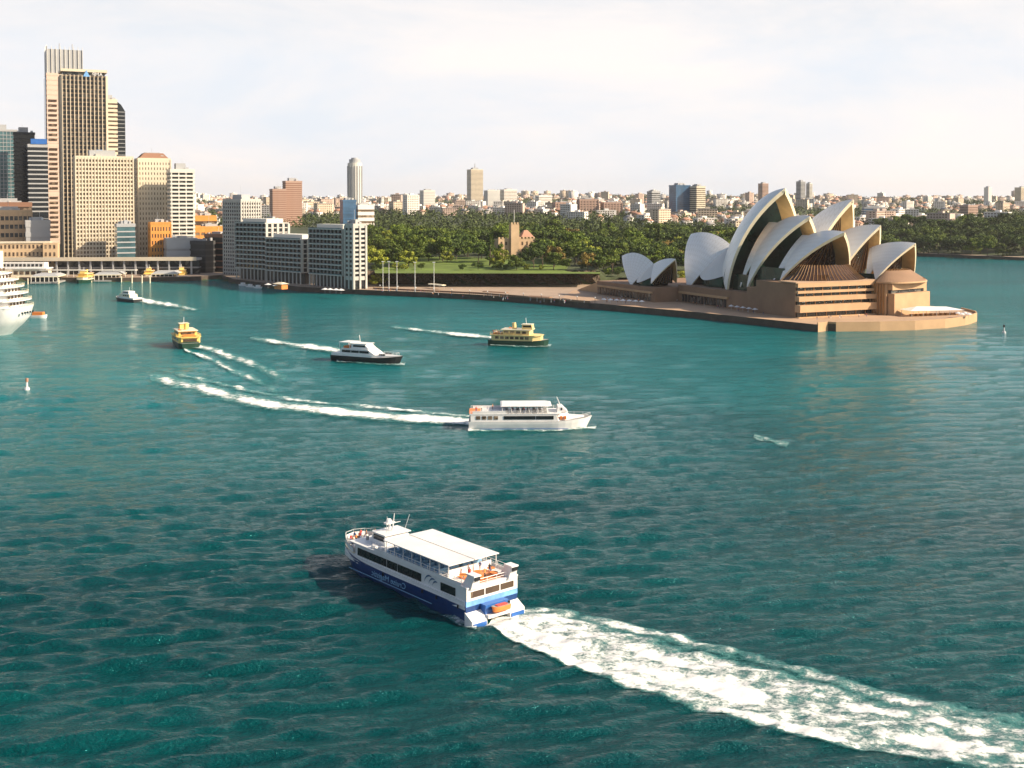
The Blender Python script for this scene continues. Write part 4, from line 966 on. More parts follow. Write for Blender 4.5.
for i, (sh, H, W, mt) in enumerate(specs):
    cm, cs = crown_mesh(100 + i, H, W, sh, 2600, .50, mt); TP.append((cm, trunk_mesh(cs, H, i), sh, mt, H))
def tree(x, y, z, k, sc, label, group):
    cm, tm, sh, mt, H = TP[k]
    nm = {'round': 'broadleaf_tree', 'wide': 'spreading_fig_tree', 'cone': 'conifer_tree'}[sh]
    o = thing(nm, label, 'tree', (x, y, z), random.uniform(0, 6.28), group); s_ = sc * random.uniform(.9, 1.1); o.scale = (s_ * random.uniform(.9, 1.12), s_ * random.uniform(.9, 1.12), s_)
    link('crown', cm, o); link('trunk', tm, o); return o
def tlabel(k, where): 
    sh, mt = TP[k][2], TP[k][3]
    return f'{NAMES[mt]} {dict(round="round", wide="spreading", cone="narrow")[sh]} tree {where}'
placed = []
def try_tree(px, D, ks, sc, where, mind):
    X = xd(px, D)
    if not in_land(X, D): return False
    for a, c_ in placed:
        if abs(a - X) < mind and abs(c_ - D) < mind * 1.6: return False
    placed.append((X, D)); k = random.choice(ks)
    tree(X, D, hz(X, D) - .3, k, sc, tlabel(k, where), tlabel(k, where)); return True
cnt = 0
for i in range(5200):                                  # botanic garden
    px = random.uniform(366, 735); D = 834 + 400 * random.random() ** 1.15
    X = xd(px, D)
    if 416 < px < 474 and D < 898: continue
    if 560 < px < 600 and D < 858: continue
    if X > 75 and D < 850: continue
    if abs(px - 517) < 15 and D < 965: continue
    zone = 'left of the turreted house' if px < 500 else 'right of the turreted house' if px < 610 else 'behind the white shells'
    row = 'front' if D < 930 else 'middle' if D < 1050 else 'back'
    ks = [2, 2, 8, 1, 5, 7] if px < 412 else [0, 1, 2, 3, 4, 5, 5, 7, 0, 3, 1, 2, 6]
    if try_tree(px, D, ks, random.uniform(.85, 1.35), f'among the {row} garden trees {zone}', 7.6): cnt += 1
    if cnt > 300: break
print('garden trees', cnt)
for i, px in enumerate((374, 380, 396, 404, 421, 462, 478, 497, 506, 527, 541, 566, 583, 597, 608, 618)):
    D = CLIFF + 5 + (i * 7 % 5); X = xd(px, D); k = [1, 0, 2, 8, 5, 0, 3][i % 7]
    tree(X, D, hz(X, D) - .3, k, .32 + .06 * (i * 5 % 4), tlabel(k, 'small, on the edge above the rock cutting'), tlabel(k, 'small, on the edge above the rock cutting'))
# marked trees seen singly
for px, py, k, sc, lab in ((517, 273, 1, .85, 'round green tree standing alone at the edge of the lawn below the turreted house'), (556, 272, 5, .72, 'green tree at the right end of the lawn above the rock cutting'),
                           (588, 268, 6, 1.0, 'golden brown tree right of the lawn'), (447, 263, 2, .7, 'small yellow green tree at the back of the lawn'), (600, 272, 3, .8, 'wide dark tree at the corner of the rock cutting')):
    p = at(px, py, 14.5); tree(p.x, max(p.y, CLIFF + 6), hz(p.x, max(p.y, CLIFF + 6)) - .3, k, sc, lab, None)
for px, D, k, sc, lab in ((376, 795, 2, .62, 'small bright green tree at the foot of the rock cutting beside the end tower'), (383, 806, 8, .6, 'smaller bright tree right of the end tower'),
                          (150, 948, 8, 1.0, 'green street tree in front of the orange brick block'), (141, 946, 1, .8, 'dark street tree left of the orange brick block'), (685, 800, 2, .8, 'yellow green tree showing between the restaurant shells and the left shell')):
    tree(xd(px, D), D, 3.3, k, sc, lab, None)
# promontory across the cove (right)
cnt = 0; placed = []
for i in range(3000):
    D = random.uniform(1235, 1560); px = random.uniform(880, 1100)
    if D > 1400 and random.random() < .4: continue
    row = 'at the water edge' if D < 1330 else 'on the slope' if D < 1440 else 'on the crest'
    side = 'left half' if px < 960 else 'right half'
    if try_tree(px, D, [0, 0, 3, 3, 5, 1], random.uniform(1.05, 1.5), f'{row}, {side} of the far wooded point', 10): cnt += 1
    if cnt > 150: break
# tree cover between the houses
cs, rs = [], []
for i in range(9000):
    D = 1150 + 4200 * random.random() ** 1.5; px = random.uniform(-200, 1250); X = xd(px, D)
    if not in_land(X, D) or (X < -150 and D < 1500): continue
    cl = math.sin(X / 260 + 2) * math.sin(D / 330 + X / 900)
    if cl > .25 and random.random() < .55: continue
    s_ = random.uniform(5, 10) * (1 + D / 9000); cs.append((X, D, hz(X, D) + s_ * .45)); rs.append((s_ * 1.3, s_ * 1.3, s_ * .75))
V, F = leaf_quads(np.array(cs), np.array(rs), 330000, 1.5, rng)
tag(link('distant_tree_cover', np_mesh('distant_tree_cover', V, F, ['leaf_far'], smooth=False)), 'dark green tree cover spread between the houses of the far hills', 'tree cover', kind='stuff')

# ------------------------------------------------------------------ quay furniture
def mast(px, py, hgt, name, label, cat, group, z=3.3):
    p = at(px, py, z); o = thing(name, label, cat, p, 0, group)
    MB().tube((0, 0, 0), (0, 0, hgt), .22, 'white_paint', 8, .12).build('pole', o); MB().tube((0, 0, 0), (0, 0, .6), .5, 'deck_grey', 8).build('base', o)
    MB().box(-.9, .9, -.25, .25, hgt, hgt + .45, 'white_paint').build('lamp_head', o)
for px, py in ((383, 291), (389, 291), (397, 291), (415, 292), (434, 292)):
    mast(px, py, 19, 'light_mast', 'tall white light mast on the promenade right of the end tower', 'light mast', 'light masts along the promenade')
# promenade shelters and low walls
for i, (x0, x1, yy) in enumerate(((430, 444, 288), (484, 507, 296), (530, 551, 301))):
    a = at(x0, yy, 3.3); c = at(x1, yy + 1.5, 3.3); ang = math.atan2(c.y - a.y, c.x - a.x); Ln = (c - a).length
    o = thing('promenade_canopy', ['small cream kiosk under the rock cutting', 'long brown awning on the middle of the promenade', 'brown awning near the opera house end of the promenade'][i], 'awning', a, ang)
    MB().prism([(0, -2), (Ln, -2), (Ln, 2), (0, 2)], 2.6, 3.2, 'cream_paint' if i == 0 else 'granite_dark_shade', top=[(0, -1), (Ln, -1), (Ln, 1), (0, 1)]).build('awning', o)
    for k in range(4): MB().tube((Ln * k / 3.01 + .1, 0, 0), (Ln * k / 3.01 + .1, 0, 2.6), .1, 'steel').build('post', o)
for pts_, lab in ((((373, 289), (480, 294), (590, 303)), 'long low stone wall between the two levels of the promenade'),):
    b = MB(); q = [at(x, y, 3.3) for x, y in pts_]
    for a, c in zip(q[:-1], q[1:]): b.prism([(a.x, a.y), (c.x, c.y), (c.x, c.y + 1), (a.x, a.y + 1)], 3.3, 4.3, 'granite_dark_shade')
    tag(b.build('promenade_wall', fix=True), lab, 'wall')
# elevated road and railway station over the quay
ob = thing('elevated_road', 'long grey elevated road and station deck behind the ferry wharves', 'viaduct', (0, 0, 0))
a = Vector((xd(-30, 915), 915, 0)); c = Vector((xd(196, 925), 925, 0))
b = MB(); b.prism([(a.x, a.y), (c.x, c.y), (c.x, c.y + 16), (a.x, a.y + 16)], 14.5, 16.2, 'tower_grey'); b.build('deck', ob, fix=True)
b = MB(); b.prism([(a.x, a.y - .4), (c.x, c.y - .4), (c.x, c.y), (a.x, a.y)], 14.4, 17.4, 'tower_cream'); b.build('parapet', ob, fix=True)
b = MB(); b.prism([(a.x, a.y + 3), (c.x, c.y + 3), (c.x, c.y + 14), (a.x, a.y + 14)], 8.2, 9.2, 'shade_concrete'); b.build('station_floor', ob, fix=True)
b = MB(); b.prism([(a.x, a.y + 9), (c.x, c.y + 9), (c.x, c.y + 12), (a.x, a.y + 12)], 3.3, 14.4, 'dark_window'); b.build('station_front', ob, fix=True)
for k in range(20):
    q = a.lerp(c, (k + .5) / 20); MB().box(q.x - .6, q.x + .6, q.y + 1, q.y + 2.2, 3.3, 14.5, 'tower_grey').build('pillar', ob)
# long white terminal at the left
ob = thing('terminal_building', 'long low white passenger terminal at the left of the quay', 'terminal', (xd(14, 895), 900, 3.3), R(2))
MB().box(-45, 24, -6, 6, 0, 6, 'cream_paint').build('wall', ob); MB().box(-46, 25, -7, 7, 6.1, 7.0, 'white_paint').build('roof', ob); MB().box(-30, 22, -4, 5, 7, 11, 'house_white').build('upper_storey', ob)
for k in range(16): MB().box(-28 + k * 3.1, -26 + k * 3.1, -4.2, -3.9, 8, 10, 'dark_window').build('window', ob)
for k in range(14): MB().box(-40 + k * 4.4, -37 + k * 4.4, -6.2, -5.9, 2, 4.6, 'brown_window').build('window', ob)
ob = thing('quay_promenade_canopy', 'long pale canopy along the back of the wharves', 'canopy', (xd(75, 893), 896, 3.3), R(0))
MB().box(-28, 46, -3, 3, 5, 5.6, 'tower_white').build('roof', ob)
for k in range(15): MB().tube((-27 + k * 5, -2, 0), (-27 + k * 5, -2, 5), .25, 'tower_white').build('post', ob)
# ferry wharves
def wharf(px, py, w_, dep, label):
    p = at(px, py, 0); o = thing('ferry_wharf', label, 'wharf', (p.x, p.y, 0), R(8))
    MB().box(-w_ / 2, w_ / 2, 0, dep, .3, 1.4, 'deck_grey').build('deck', o); MB().box(-w_ / 2, w_ / 2, 1, dep, 5.0, 5.6, 'cream_paint').build('roof', o)
    MB().prism([(-w_ / 2, 1.2), (w_ / 2, 1.2), (w_ / 2, dep - .2), (-w_ / 2, dep - .2)], 5.6, 7.2, 'tower_grey', top=[(-w_ / 2 + 3, 4), (w_ / 2 - 3, 4), (w_ / 2 - 3, dep - 4), (-w_ / 2 + 3, dep - 4)]).build('hipped_roof', o)
    MB().box(-w_ / 2 + 3, w_ / 2 - 3, 6, dep - 2, 1.4, 5.0, 'dark_window').build('waiting_room', o)
    for k in range(7):
        x = -w_ / 2 + .5 + (w_ - 1) * k / 6; MB().tube((x, 1.2, 0), (x, 1.2, 5), .3, 'tower_white').build('post', o)
    for s_ in (-1, 1): MB().tube((s_ * (w_ / 2 + 1), -2, -2), (s_ * (w_ / 2 + 1), -2, 4.5), .45, 'cream_paint', 8).build('pile', o)
    return o
wharf(44, 284, 20, 26, 'leftmost ferry wharf with a cream roof beside the terminal'); wharf(107, 282, 20, 26, 'second ferry wharf with a pale hipped roof between moored ferries')
wharf(164, 281, 20, 26, 'third ferry wharf with a pointed grey roof right of the moored ferries')
for i, px in enumerate((132, 142, 150)):
    p = at(px, 283, 0); tag(MB().tube((p.x, p.y, -2), (p.x, p.y, 6), .5, 'cream_paint', 8).build('mooring_pile'), 'pale mooring pile standing between the second and third wharves', 'pile', 'mooring piles between the wharves')
# cafe umbrellas and terrace at the apartments' foot
for i, (px, py) in enumerate(((268, 291), (276, 292), (325, 296), (330, 296.2), (336, 296.5), (341, 296.8))):
    p = at(px, py - 3, 3.3); o = thing('cafe_umbrella', 'white cafe umbrella on the terrace below the ' + ('southern' if i < 2 else 'northern') + ' waterfront apartments', 'umbrella', p, 0, 'white cafe umbrellas, ' + ('southern' if i < 2 else 'northern') + ' terrace')
    MB().tube((0, 0, 0), (0, 0, 2.6), .08, 'steel').build('pole', o); MB().tube((0, 0, 2.3), (0, 0, 3.3), 2.6, 'white_paint', 8, .1).build('canopy', o)
p = at(281, 289, 3.3); o = thing('cafe_pavilion', 'orange cafe pavilion on the terrace of the waterfront apartments', 'pavilion', p, R(-42))
MB().box(-4, 4, -2.5, 2.5, 0, 3.4, 'orange_paint').build('wall', o); MB().prism([(-5, -3.4), (5, -3.4), (5, 3.4), (-5, 3.4)], 3.45, 4.6, 'cream_paint', top=[(-2, -.5), (2, -.5), (2, .5), (-2, .5)]).build('roof', o)

for i in range(16):
    if i < 7: q = at(604 + i * 6.3, 303.2 + i * .35, 3.55); w_ = 'left end of the shell podium'
    elif i < 12: q = frA.p(52 - (i - 7) * 5.2, -4.2, 3.55); w_ = 'west side of the shell podium'
    else: q = at(958 + (i - 12) * 3.5, 317.5 + (i % 2), 3.55); w_ = 'tip of the broadwalk'
    o = thing('cafe_umbrella', f'small white umbrella at the {w_}', 'umbrella', q, 0, f'white umbrellas at the {w_}')
    MB().tube((0, 0, 0), (0, 0, 2.4), .07, 'steel').build('pole', o); MB().tube((0, 0, 2.1), (0, 0, 2.9), 1.7, 'white_paint', 8, .1).build('canopy', o)
for i in range(13):
    f = i / 12; px = 380 + 215 * f; py = 294.4 + 13.2 * f; p = at(px, py - 1.6, 3.3); o = thing('promenade_lamp', 'short black lamp post on the edge of the promenade', 'lamp post', p, 0, 'black lamp posts along the promenade edge')
    MB().tube((0, 0, 0), (0, 0, 4.6), .11, 'black_paint').build('pole', o); MB().tube((0, 0, 4.5), (0, 0, 5.1), .35, 'white_paint', 8, .25).build('lamp_globe', o)
q_ = [Vector((*c_, 3.3)) for c_ in coast[8:14]]
rl = rail(None, [(v_.x, v_.y + .6, 3.3) for v_ in q_], 1.1, 'black_paint', .05, name='promenade_railing'); tag(rl, 'long dark metal railing along the promenade sea wall', 'railing')
# ------------------------------------------------------------------ people
def person_mesh(name, shirt, trousers, pose='stand'):
    me = bpy.data.meshes.new(name); bm = bmesh.new()
    J = {'pel': (0, 0, .95), 'chest': (0, 0, 1.33), 'neck': (0, 0, 1.50), 'head': (0, -.02, 1.64), 'crown': (0, -.01, 1.74),
         'sl': (.18, 0, 1.42), 'el': (.25, .02, 1.14), 'wl': (.24, -.12, .92), 'hl': (.23, -.17, .84), 'sr': (-.18, 0, 1.42), 'er': (-.26, .02, 1.15), 'wr': (-.22, -.16, .97), 'hr': (-.20, -.22, .90),
         'hpl': (.10, 0, .90), 'kl': (.11, -.03, .50), 'al': (.11, .02, .09), 'tl': (.12, -.14, .04), 'hpr': (-.10, 0, .90), 'kr': (-.12, -.03, .50), 'ar': (-.13, .04, .09), 'tr': (-.14, -.12, .04)}
    rad = dict(pel=.145, chest=.155, neck=.06, head=.095, crown=.07, sl=.065, el=.048, wl=.034, hl=.035, sr=.065, er=.048, wr=.034, hr=.035, hpl=.10, kl=.068, al=.045, tl=.035, hpr=.10, kr=.068, ar=.045, tr=.035)
    E = [('pel', 'chest'), ('chest', 'neck'), ('neck', 'head'), ('head', 'crown'), ('chest', 'sl'), ('sl', 'el'), ('el', 'wl'), ('wl', 'hl'), ('chest', 'sr'), ('sr', 'er'), ('er', 'wr'), ('wr', 'hr'),
         ('pel', 'hpl'), ('hpl', 'kl'), ('kl', 'al'), ('al', 'tl'), ('pel', 'hpr'), ('hpr', 'kr'), ('kr', 'ar'), ('ar', 'tr')]
    V = {k: bm.verts.new(v) for k, v in J.items()}
    for a, c in E: bm.edges.new((V[a], V[c]))
    bm.to_mesh(me); bm.free(); o = bpy.data.objects.new(name, me); C.objects.link(o)
    md = o.modifiers.new('skin', 'SKIN')
    for i, k in enumerate(J): me.skin_vertices[0].data[i].radius = (rad[k], rad[k] * (.72 if k in ('pel', 'chest') else 1)); me.skin_vertices[0].data[i].use_root = (k == 'pel')
    o.modifiers.new('sub', 'SUBSURF').levels = 1
    dg = bpy.context.evaluated_depsgraph_get(); dg.update(); out = bpy.data.meshes.new_from_object(o.evaluated_get(dg)); bpy.data.objects.remove(o)
    for mt in ('skin', shirt, trousers, 'bark'): out.materials.append(M[mt])
    for pl in out.polygons:
        c = pl.center; z = c.z; x = abs(c.x)
        arm = x > .15 and z < 1.44 and z > .80
        pl.material_index = 3 if (z > 1.69 or (z > 1.58 and c.y > .02)) else 0 if z > 1.49 else 1 if (z > 1.02 and (not arm or z > 1.1)) else 0 if (arm and x > .17) else 2
        pl.use_smooth = True
    out.name = name; return out
PM = [person_mesh('person', s_, t_) for s_, t_ in (('cloth_red', 'cloth_blue'), ('cloth_white', 'cloth_black'), ('cloth_blue', 'cloth_white'), ('cloth_orange', 'cloth_black'), ('cloth_black', 'cloth_blue'))]
PD = ['red top and blue trousers', 'white top and black trousers', 'blue top and white trousers', 'orange top and black trousers', 'black top and blue trousers']
def person(loc, rz, k, where):
    o = link('person', PM[k % 5]); o.location = loc; o.rotation_euler = (0, 0, rz)
    tag(o, f'person in {PD[k % 5]} {where}', 'person', f'people in {PD[k % 5]} {where}')

# ------------------------------------------------------------------ boats
def on_water(p, h=None): return Vector((p[0], p[1], 0))
def place(px0, py0, px1, py1):
    """stern and bow waterline points in the photo -> location, heading, length"""
    a = at(px0, py0, 0); c = at(px1, py1, 0); d = c - a; return a, math.atan2(d.y, d.x), d.length
def hull_mesh(L_, B_, zt, bow=.28, flare=.0, mt='navy_paint', stripe=None, sheer=.6, n=18, stern_w=.95, rake=1.4):
    """single hull along +x, stern at 0; returns MB. zt = deck height"""
    rows = []; 
    levels = [(-.8, .80), (0, .86), (zt * .35, .93), (zt * .7, .98), (zt, 1.0)]
    for zi, wf in levels:
        right = []
        for i in range(n + 1):
            t_ = i / n; x = t_ * L_
            wdt = B_ / 2 * wf * (1 if t_ < 1 - bow else math.sqrt(max(0, 1 - ((t_ - 1 + bow) / bow) ** 2)) ** 1.15)
            if t_ < .12: wdt *= stern_w + (1 - stern_w) * t_ / .12
            f = max(0, (t_ - .55) / .45); zz = zi + sheer * f * f * (max(0, zi) / zt); xx = x - rake * (1 - max(0, zi) / zt) * f * f
            right.append((xx, wdt, zz))
        rows.append(right + [(x, -y, z) for x, y, z in reversed(right)])
    b = MB()
    for k in range(len(rows) - 1): b.grid([rows[k], rows[k + 1]], (stripe if (stripe and k == len(rows) - 2) else mt), flip=False, close=True)
    nn = len(rows[-1]); half = nn // 2
    for i in range(half - 1): b.add([rows[-1][i], rows[-1][i + 1], rows[-1][nn - 2 - i], rows[-1][nn - 1 - i]], [(0, 1, 2, 3)], 'deck_grey')
    return b, rows
def sheared(b, x0, x1, y, z0, z1, sl0, sl1, mt):
    """cabin block with sloping front (sl1) and back (sl0)"""
    b.add([(x0, -y, z0), (x1, -y, z0), (x1, y, z0), (x0, y, z0), (x0 + sl0, -y * .97, z1), (x1 - sl1, -y * .97, z1), (x1 - sl1, y * .97, z1), (x0 + sl0, y * .97, z1)],
          [(0, 3, 2, 1), (4, 5, 6, 7), (0, 1, 5, 4), (1, 2, 6, 5), (2, 3, 7, 6), (3, 0, 4, 7)], mt); return b
# ---- 1. blue and white cruise boat (foreground)
a, hd, Ln = place(492, 617, 352, 557)
S1 = thing('cruise_boat', 'large blue and white cruise boat with a white canopy roof heading away in the foreground', 'cruise boat', a, hd)
Lb = Ln; S1.scale = (1, 1, .82); Bm = 10.4; hb = Bm / 2
# twin hull sterns + shared upper hull
b, rows = hull_mesh(Lb, Bm, 3.3, bow=.30, mt='navy_paint', stripe='navy_paint', sheer=1.5, rake=2.2, stern_w=.97)
b.build('hull', S1, fix=True)
for s_ in (-1, 1):
    b = MB(); y0, y1 = (2.2, 5.05) if s_ > 0 else (-5.05, -2.2)
    b.add([(-1.6, y0, -.6), (.2, y0, -.6), (.2, y1, -.6), (-1.6, y1, -.6), (-1.6, y0, 1.0), (.2, y0, 2.2), (.2, y1, 2.2), (-1.6, y1, 1.0)], [(0, 3, 2, 1), (4, 5, 6, 7), (0, 1, 5, 4), (1, 2, 6, 5), (2, 3, 7, 6), (3, 0, 4, 7)], 'white_paint')
    b.build('stern_sponson', S1)
    b = MB(); b.box(-1.75, -1.6, y0 + .2, y1 - .2, -.2, .55, 'blue_paint'); b.build('transom_step', S1)
# white topsides band, saloon
b = MB(); z0 = 3.3
side = []
for i in range(13):
    t_ = i / 12; x = .2 + t_ * (Lb * .90); f = max(0, (x / Lb - .70) / .30); y = (hb - .12) * (math.sqrt(max(0.02, 1 - f ** 2)) if f > 0 else 1); side.append((x, y))
poly = [(x, -y) for x, y in side] + [(x, y) for x, y in reversed(side)]
b.prism(poly, 2.6, 4.05, 'white_paint'); b.build('topsides', S1, fix=True)
cab = [(.3, -4.85), (Lb * .76, -4.85), (Lb * .80, -4.3), (Lb * .80, 4.3), (Lb * .76, 4.85), (.3, 4.85)]
b = MB(); b.prism(cab, 4.05, 6.4, 'white_paint'); b.build('saloon', S1, fix=True)
for s_ in (-1, 1):
    y = 4.87 * s_
    for x0, x1 in ((11.2, 17.4), (17.6, 20.4), (20.6, Lb * .755)):
        MB().box(x0, x1, min(y, y + .06 * s_), max(y, y + .06 * s_), 4.35, 5.85, 'dark_glass').build('window', S1)
    MB().box(2.6, 6.2, min(y, y + .06 * s_), max(y, y + .06 * s_), 4.3, 5.8, 'dark_glass').build('window', S1)
    MB().box(Lb * .80 - 30 + 30 + .0, Lb * .80 + .08, -3.9 if s_ < 0 else .4, -.4 if s_ < 0 else 3.9, 4.6, 5.8, 'dark_glass').build('window', S1)
    # swirl emblem: three nested crescents
    b = MB()
    for q, (rr3, x_) in enumerate(((1.5, 8.9), (1.25, 8.0), (1.0, 7.3))):
        ro, ri = [], []
        for i in range(15):
            an = R(15 + 95 * i / 14); wd = .11 * math.sin(math.pi * i / 14) + .02
            ro.append((x_ + rr3 * math.cos(an), y + .05 * s_, 4.25 + q * .0 + (rr3 + wd) * math.sin(an) * 1.25)); ri.append((x_ + rr3 * math.cos(an) * .96, y + .05 * s_, 4.25 + (rr3 - wd) * math.sin(an) * 1.25))
        b.grid([ro, ri], 'swirl_blue')
    b.build('emblem', S1)
    me = text_mesh('Cruise Magistic', 1.55, 'letter_blue', mirror=True)
    o = link('hull_lettering', me, S1, (19.6, (hb + .06) * s_, 1.75)); o.rotation_euler = (R(90 - 4), 0, R(180) if s_ > 0 else 0)
    b = MB(); b.box(8, 31, min(y * 1.075, y * 1.085), max(y * 1.075, y * 1.085), 1.25, 1.38, 'letter_blue'); b.build('pinstripe', S1)
for s_ in (-1, 1):
    for k in range(13):
        x = 11.8 + k * 1.35
        if x < Lb * .75: MB().box(x, x + .07, min(4.94 * s_, 4.97 * s_), max(4.94 * s_, 4.97 * s_), 4.35, 5.85, 'black_paint').build('window_mullion', S1)
    b = MB()
    for i in range(12):
        (x0, y0), (x1, y1) = side[i], side[i + 1]
        b.tube((x0, (y0 + .02) * s_, 3.25), (x1, (y1 + .02) * s_, 3.25), .09, 'steel', 5)
    b.build('rub_rail', S1)
    for x in (1.5, 6.8, 10.4, 21): MB().tube((x, (hb + .1) * s_, 2.6), (x, (hb + .1) * s_, 3.2), .14, 'black_paint', 8).build('fender', S1)
# upper deck
MB().box(-.2, Lb * .82, -4.95, 4.95, 6.4, 6.62, 'white_paint').build('upper_deck', S1)
for s_ in (-1, 1):
    MB().box(1.2, 24, min(4.8 * s_, 4.92 * s_), max(4.8 * s_, 4.92 * s_), 6.62, 7.15, 'white_paint').build('bulwark', S1)
    rail(S1, [(1.2, 4.85 * s_, 6.9), (24.5, 4.85 * s_, 6.9)], .95, 'white_paint', .05)
b = MB(); b.box(4.2, 21.4, -4.9, -.12, 9.25, 9.42, 'white_paint'); b.box(4.2, 21.4, .12, 4.9, 9.25, 9.42, 'white_paint'); b.box(4.3, 21.3, -.12, .12, 9.2, 9.33, 'cream_paint'); b.build('canopy_roof', S1)
for s_ in (-1, 1):
    for k in range(8): x = 4.6 + k * 2.35; MB().tube((x, 4.6 * s_, 6.6), (x, 4.6 * s_, 9.25), .07, 'white_paint').build('canopy_post', S1)
seat_me = MB().prism([(0, -.8), (.8, -.8), (.8, .8), (0, .8)], 0, .48, 'letter_blue').box(0, .12, -.8, .8, .48, .98, 'letter_blue').mesh('deck_seat')
for x in np.arange(7.5, 21.5, 1.7):
    for y in (-3.3, -1.2, 1.2, 3.3): link('deck_seat', seat_me, S1, (x, y, 6.62))
b = MB(); b.box(5.2, 5.4, -4.2, 4.2, 6.62, 8.0, 'white_paint'); b.box(8.5, 10, -4.6, -2.2, 6.62, 8.6, 'white_paint'); b.build('stair_housing', S1)
# wheelhouse
wh = MB(); sheared(wh, 24.6, 29.2, 2.4, 6.62, 8.7, .2, 1.3, 'white_paint'); o = wh.build('wheelhouse', S1)
b = MB(); b.add([(28.85, -2.2, 7.3), (28.85, 2.2, 7.3), (28.1, 2.2, 8.5), (28.1, -2.2, 8.5)], [(0, 1, 2, 3)], 'dark_glass'); 
for s_ in (-1, 1): b.box(25, 28.0, min(2.3 * s_, 2.42 * s_), max(2.3 * s_, 2.42 * s_), 7.4, 8.4, 'dark_glass')
b.build('windscreen', o)
MB().box(24.3, 28.3, -2.6, 2.6, 8.72, 8.9, 'white_paint').build('roof', o)
mm = MB(); mm.tube((26, 0, 9.1), (25.4, 0, 12.6), .16, 'white_paint', 6, .06); mm.tube((25.7, -1.4, 10.6), (25.7, 1.4, 10.6), .07, 'white_paint'); mm.box(26.4, 27.2, -.9, .9, 10.2, 10.5, 'white_paint'); mm.tube((26.8, 0, 9.1), (26.8, 0, 10.2), .2, 'white_paint')
mm.tube((25.0, 1.8, 9.1), (24.0, 2.4, 12.8), .04, 'white_paint'); mm.tube((25.0, -1.8, 9.1), (24.2, -2.2, 12.2), .04, 'white_paint'); mm.build('mast', S1)
MB().tube((27, 0, 10.5), (27, 0, 11.1), .55, 'white_paint', 12, .35).build('radar_dome', S1)
for x, y in ((22.6, -4.2), (24.4, -4.2), (22.6, 4.2), (24.4, 4.2)): MB().tube((x, y, 6.95), (x + 1.1, y, 6.95), .33, 'white_paint', 10).build('life_raft', S1)
for x, y in ((29.8, -2.4), (29.8, 2.4)): MB().tube((x, y, 6.6), (x, y, 7.3), .28, 'deck_grey', 10).build('vent', S1)
# foredeck house and bow
fd = MB(); b = fd; b.prism([(Lb * .80, -4.2), (Lb * .86, -3.6), (Lb * .86, 3.6), (Lb * .80, 4.2)], 4.05, 5.0, 'white_paint'); b.build('foredeck_house', S1, fix=True)
pts = []
for i in range(9):
    t_ = .80 + .17 * i / 8; f = (t_ - .70) / .30; pts.append((Lb * t_, hb * math.sqrt(max(0, 1 - f * f)) ** 1.15 * .95, 4.3 + .35 * i / 8))
ring = pts + [(Lb * .985, 0, 4.7)] + [(x, -y, z) for x, y, z in reversed(pts)]
b = MB(); b.grid([ring, [(x, y, z + .85) for x, y, z in ring]], 'white_paint'); b.grid([[(x - .1, y * .97, z) for x, y, z in ring], [(x - .1, y * .97, z + .85) for x, y, z in ring]], 'white_paint'); b.build('bow_bulwark', S1)
b = MB(); b.prism([(x, y) for x, y, z in reversed(ring)], 4.1, 4.28, 'cream_paint'); b.build('foredeck', S1, fix=True)
rail(S1, [(x, y, z + .85) for x, y, z in ring], .55, 'white_paint', .04, mid=False)
for k, (x, y) in enumerate(((Lb * .84, 1.2), (Lb * .87, -1.2), (Lb * .87, .6), (Lb * .90, 1.6), (Lb * .90, -.5), (Lb * .92, .4), (Lb * .88, 2.6), (Lb * .865, -2.3), (Lb * .925, -1.1), (Lb * .885, 1.5), (Lb * .91, 2.4), (Lb * .895, -1.8), (Lb * .94, .9), (Lb * .87, 3.0), (Lb * .915, -2.6), (Lb * .95, -.6), (Lb * .88, -.1))):
    q = Vector((math.cos(hd) * x - math.sin(hd) * y, math.sin(hd) * x + math.cos(hd) * y, 4.30)); person((a.x + q.x, a.y + q.y, q.z * .82), random.uniform(0, 6), k, 'on the blue boat bow deck')
# stern wall
b = MB(); b.box(-.05, .3, -4.95, 4.95, 3.1, 5.0 - .9, 'sky_blue_paint'); b.build('stern_panel', S1)
b = MB(); b.box(-.1, .3, -4.9, 4.9, 4.1, 6.4, 'white_paint'); b.build('stern_wall', S1)
for y0, y1 in ((-4.1, -1.6), (-1.3, 1.3), (1.6, 4.1)): MB().box(-.18, -.1, y0, y1, 4.6, 5.7, 'brown_window').build('window', S1)
b = MB(); b.box(-1.2, .1, -2.2, 2.2, 1.5, 3.1, 'blue_paint'); b.box(-1.9, .1, -2.2, 2.2, .9, 1.5, 'white_paint'); b.build('stern_platform', S1)
for s_ in (-1, 1):
    b = MB(); y0 = 3.6 * s_; sheared_ = b.add([(-.4, y0 - .75, 6.2), (1.9, y0 - .75, 6.2), (1.9, y0 + .75, 6.2), (-.4, y0 + .75, 6.2), (-1.0, y0 - .6, 8.6), (.6, y0 - .6, 8.6), (.6, y0 + .6, 8.6), (-1.0, y0 + .6, 8.6)], [(0, 3, 2, 1), (4, 5, 6, 7), (0, 1, 5, 4), (1, 2, 6, 5), (2, 3, 7, 6), (3, 0, 4, 7)], 'white_paint')
    o = b.build('exhaust_funnel', S1); MB().box(-1.1, .7, y0 - .68, y0 + .68, 8.61, 8.85, 'white_paint').build('cap', o); MB().box(-1.12, -.95, y0 - .5, y0 + .5, 7.9, 8.55, 'black_paint').build('outlet', o)
rail(S1, [(0, -2.7, 6.6), (0, 2.7, 6.6)], 1.0, 'white_paint', .05)
b = MB(); b.box(.5, 5, -2.8, 2.8, 6.62, 6.68, 'orange_paint')
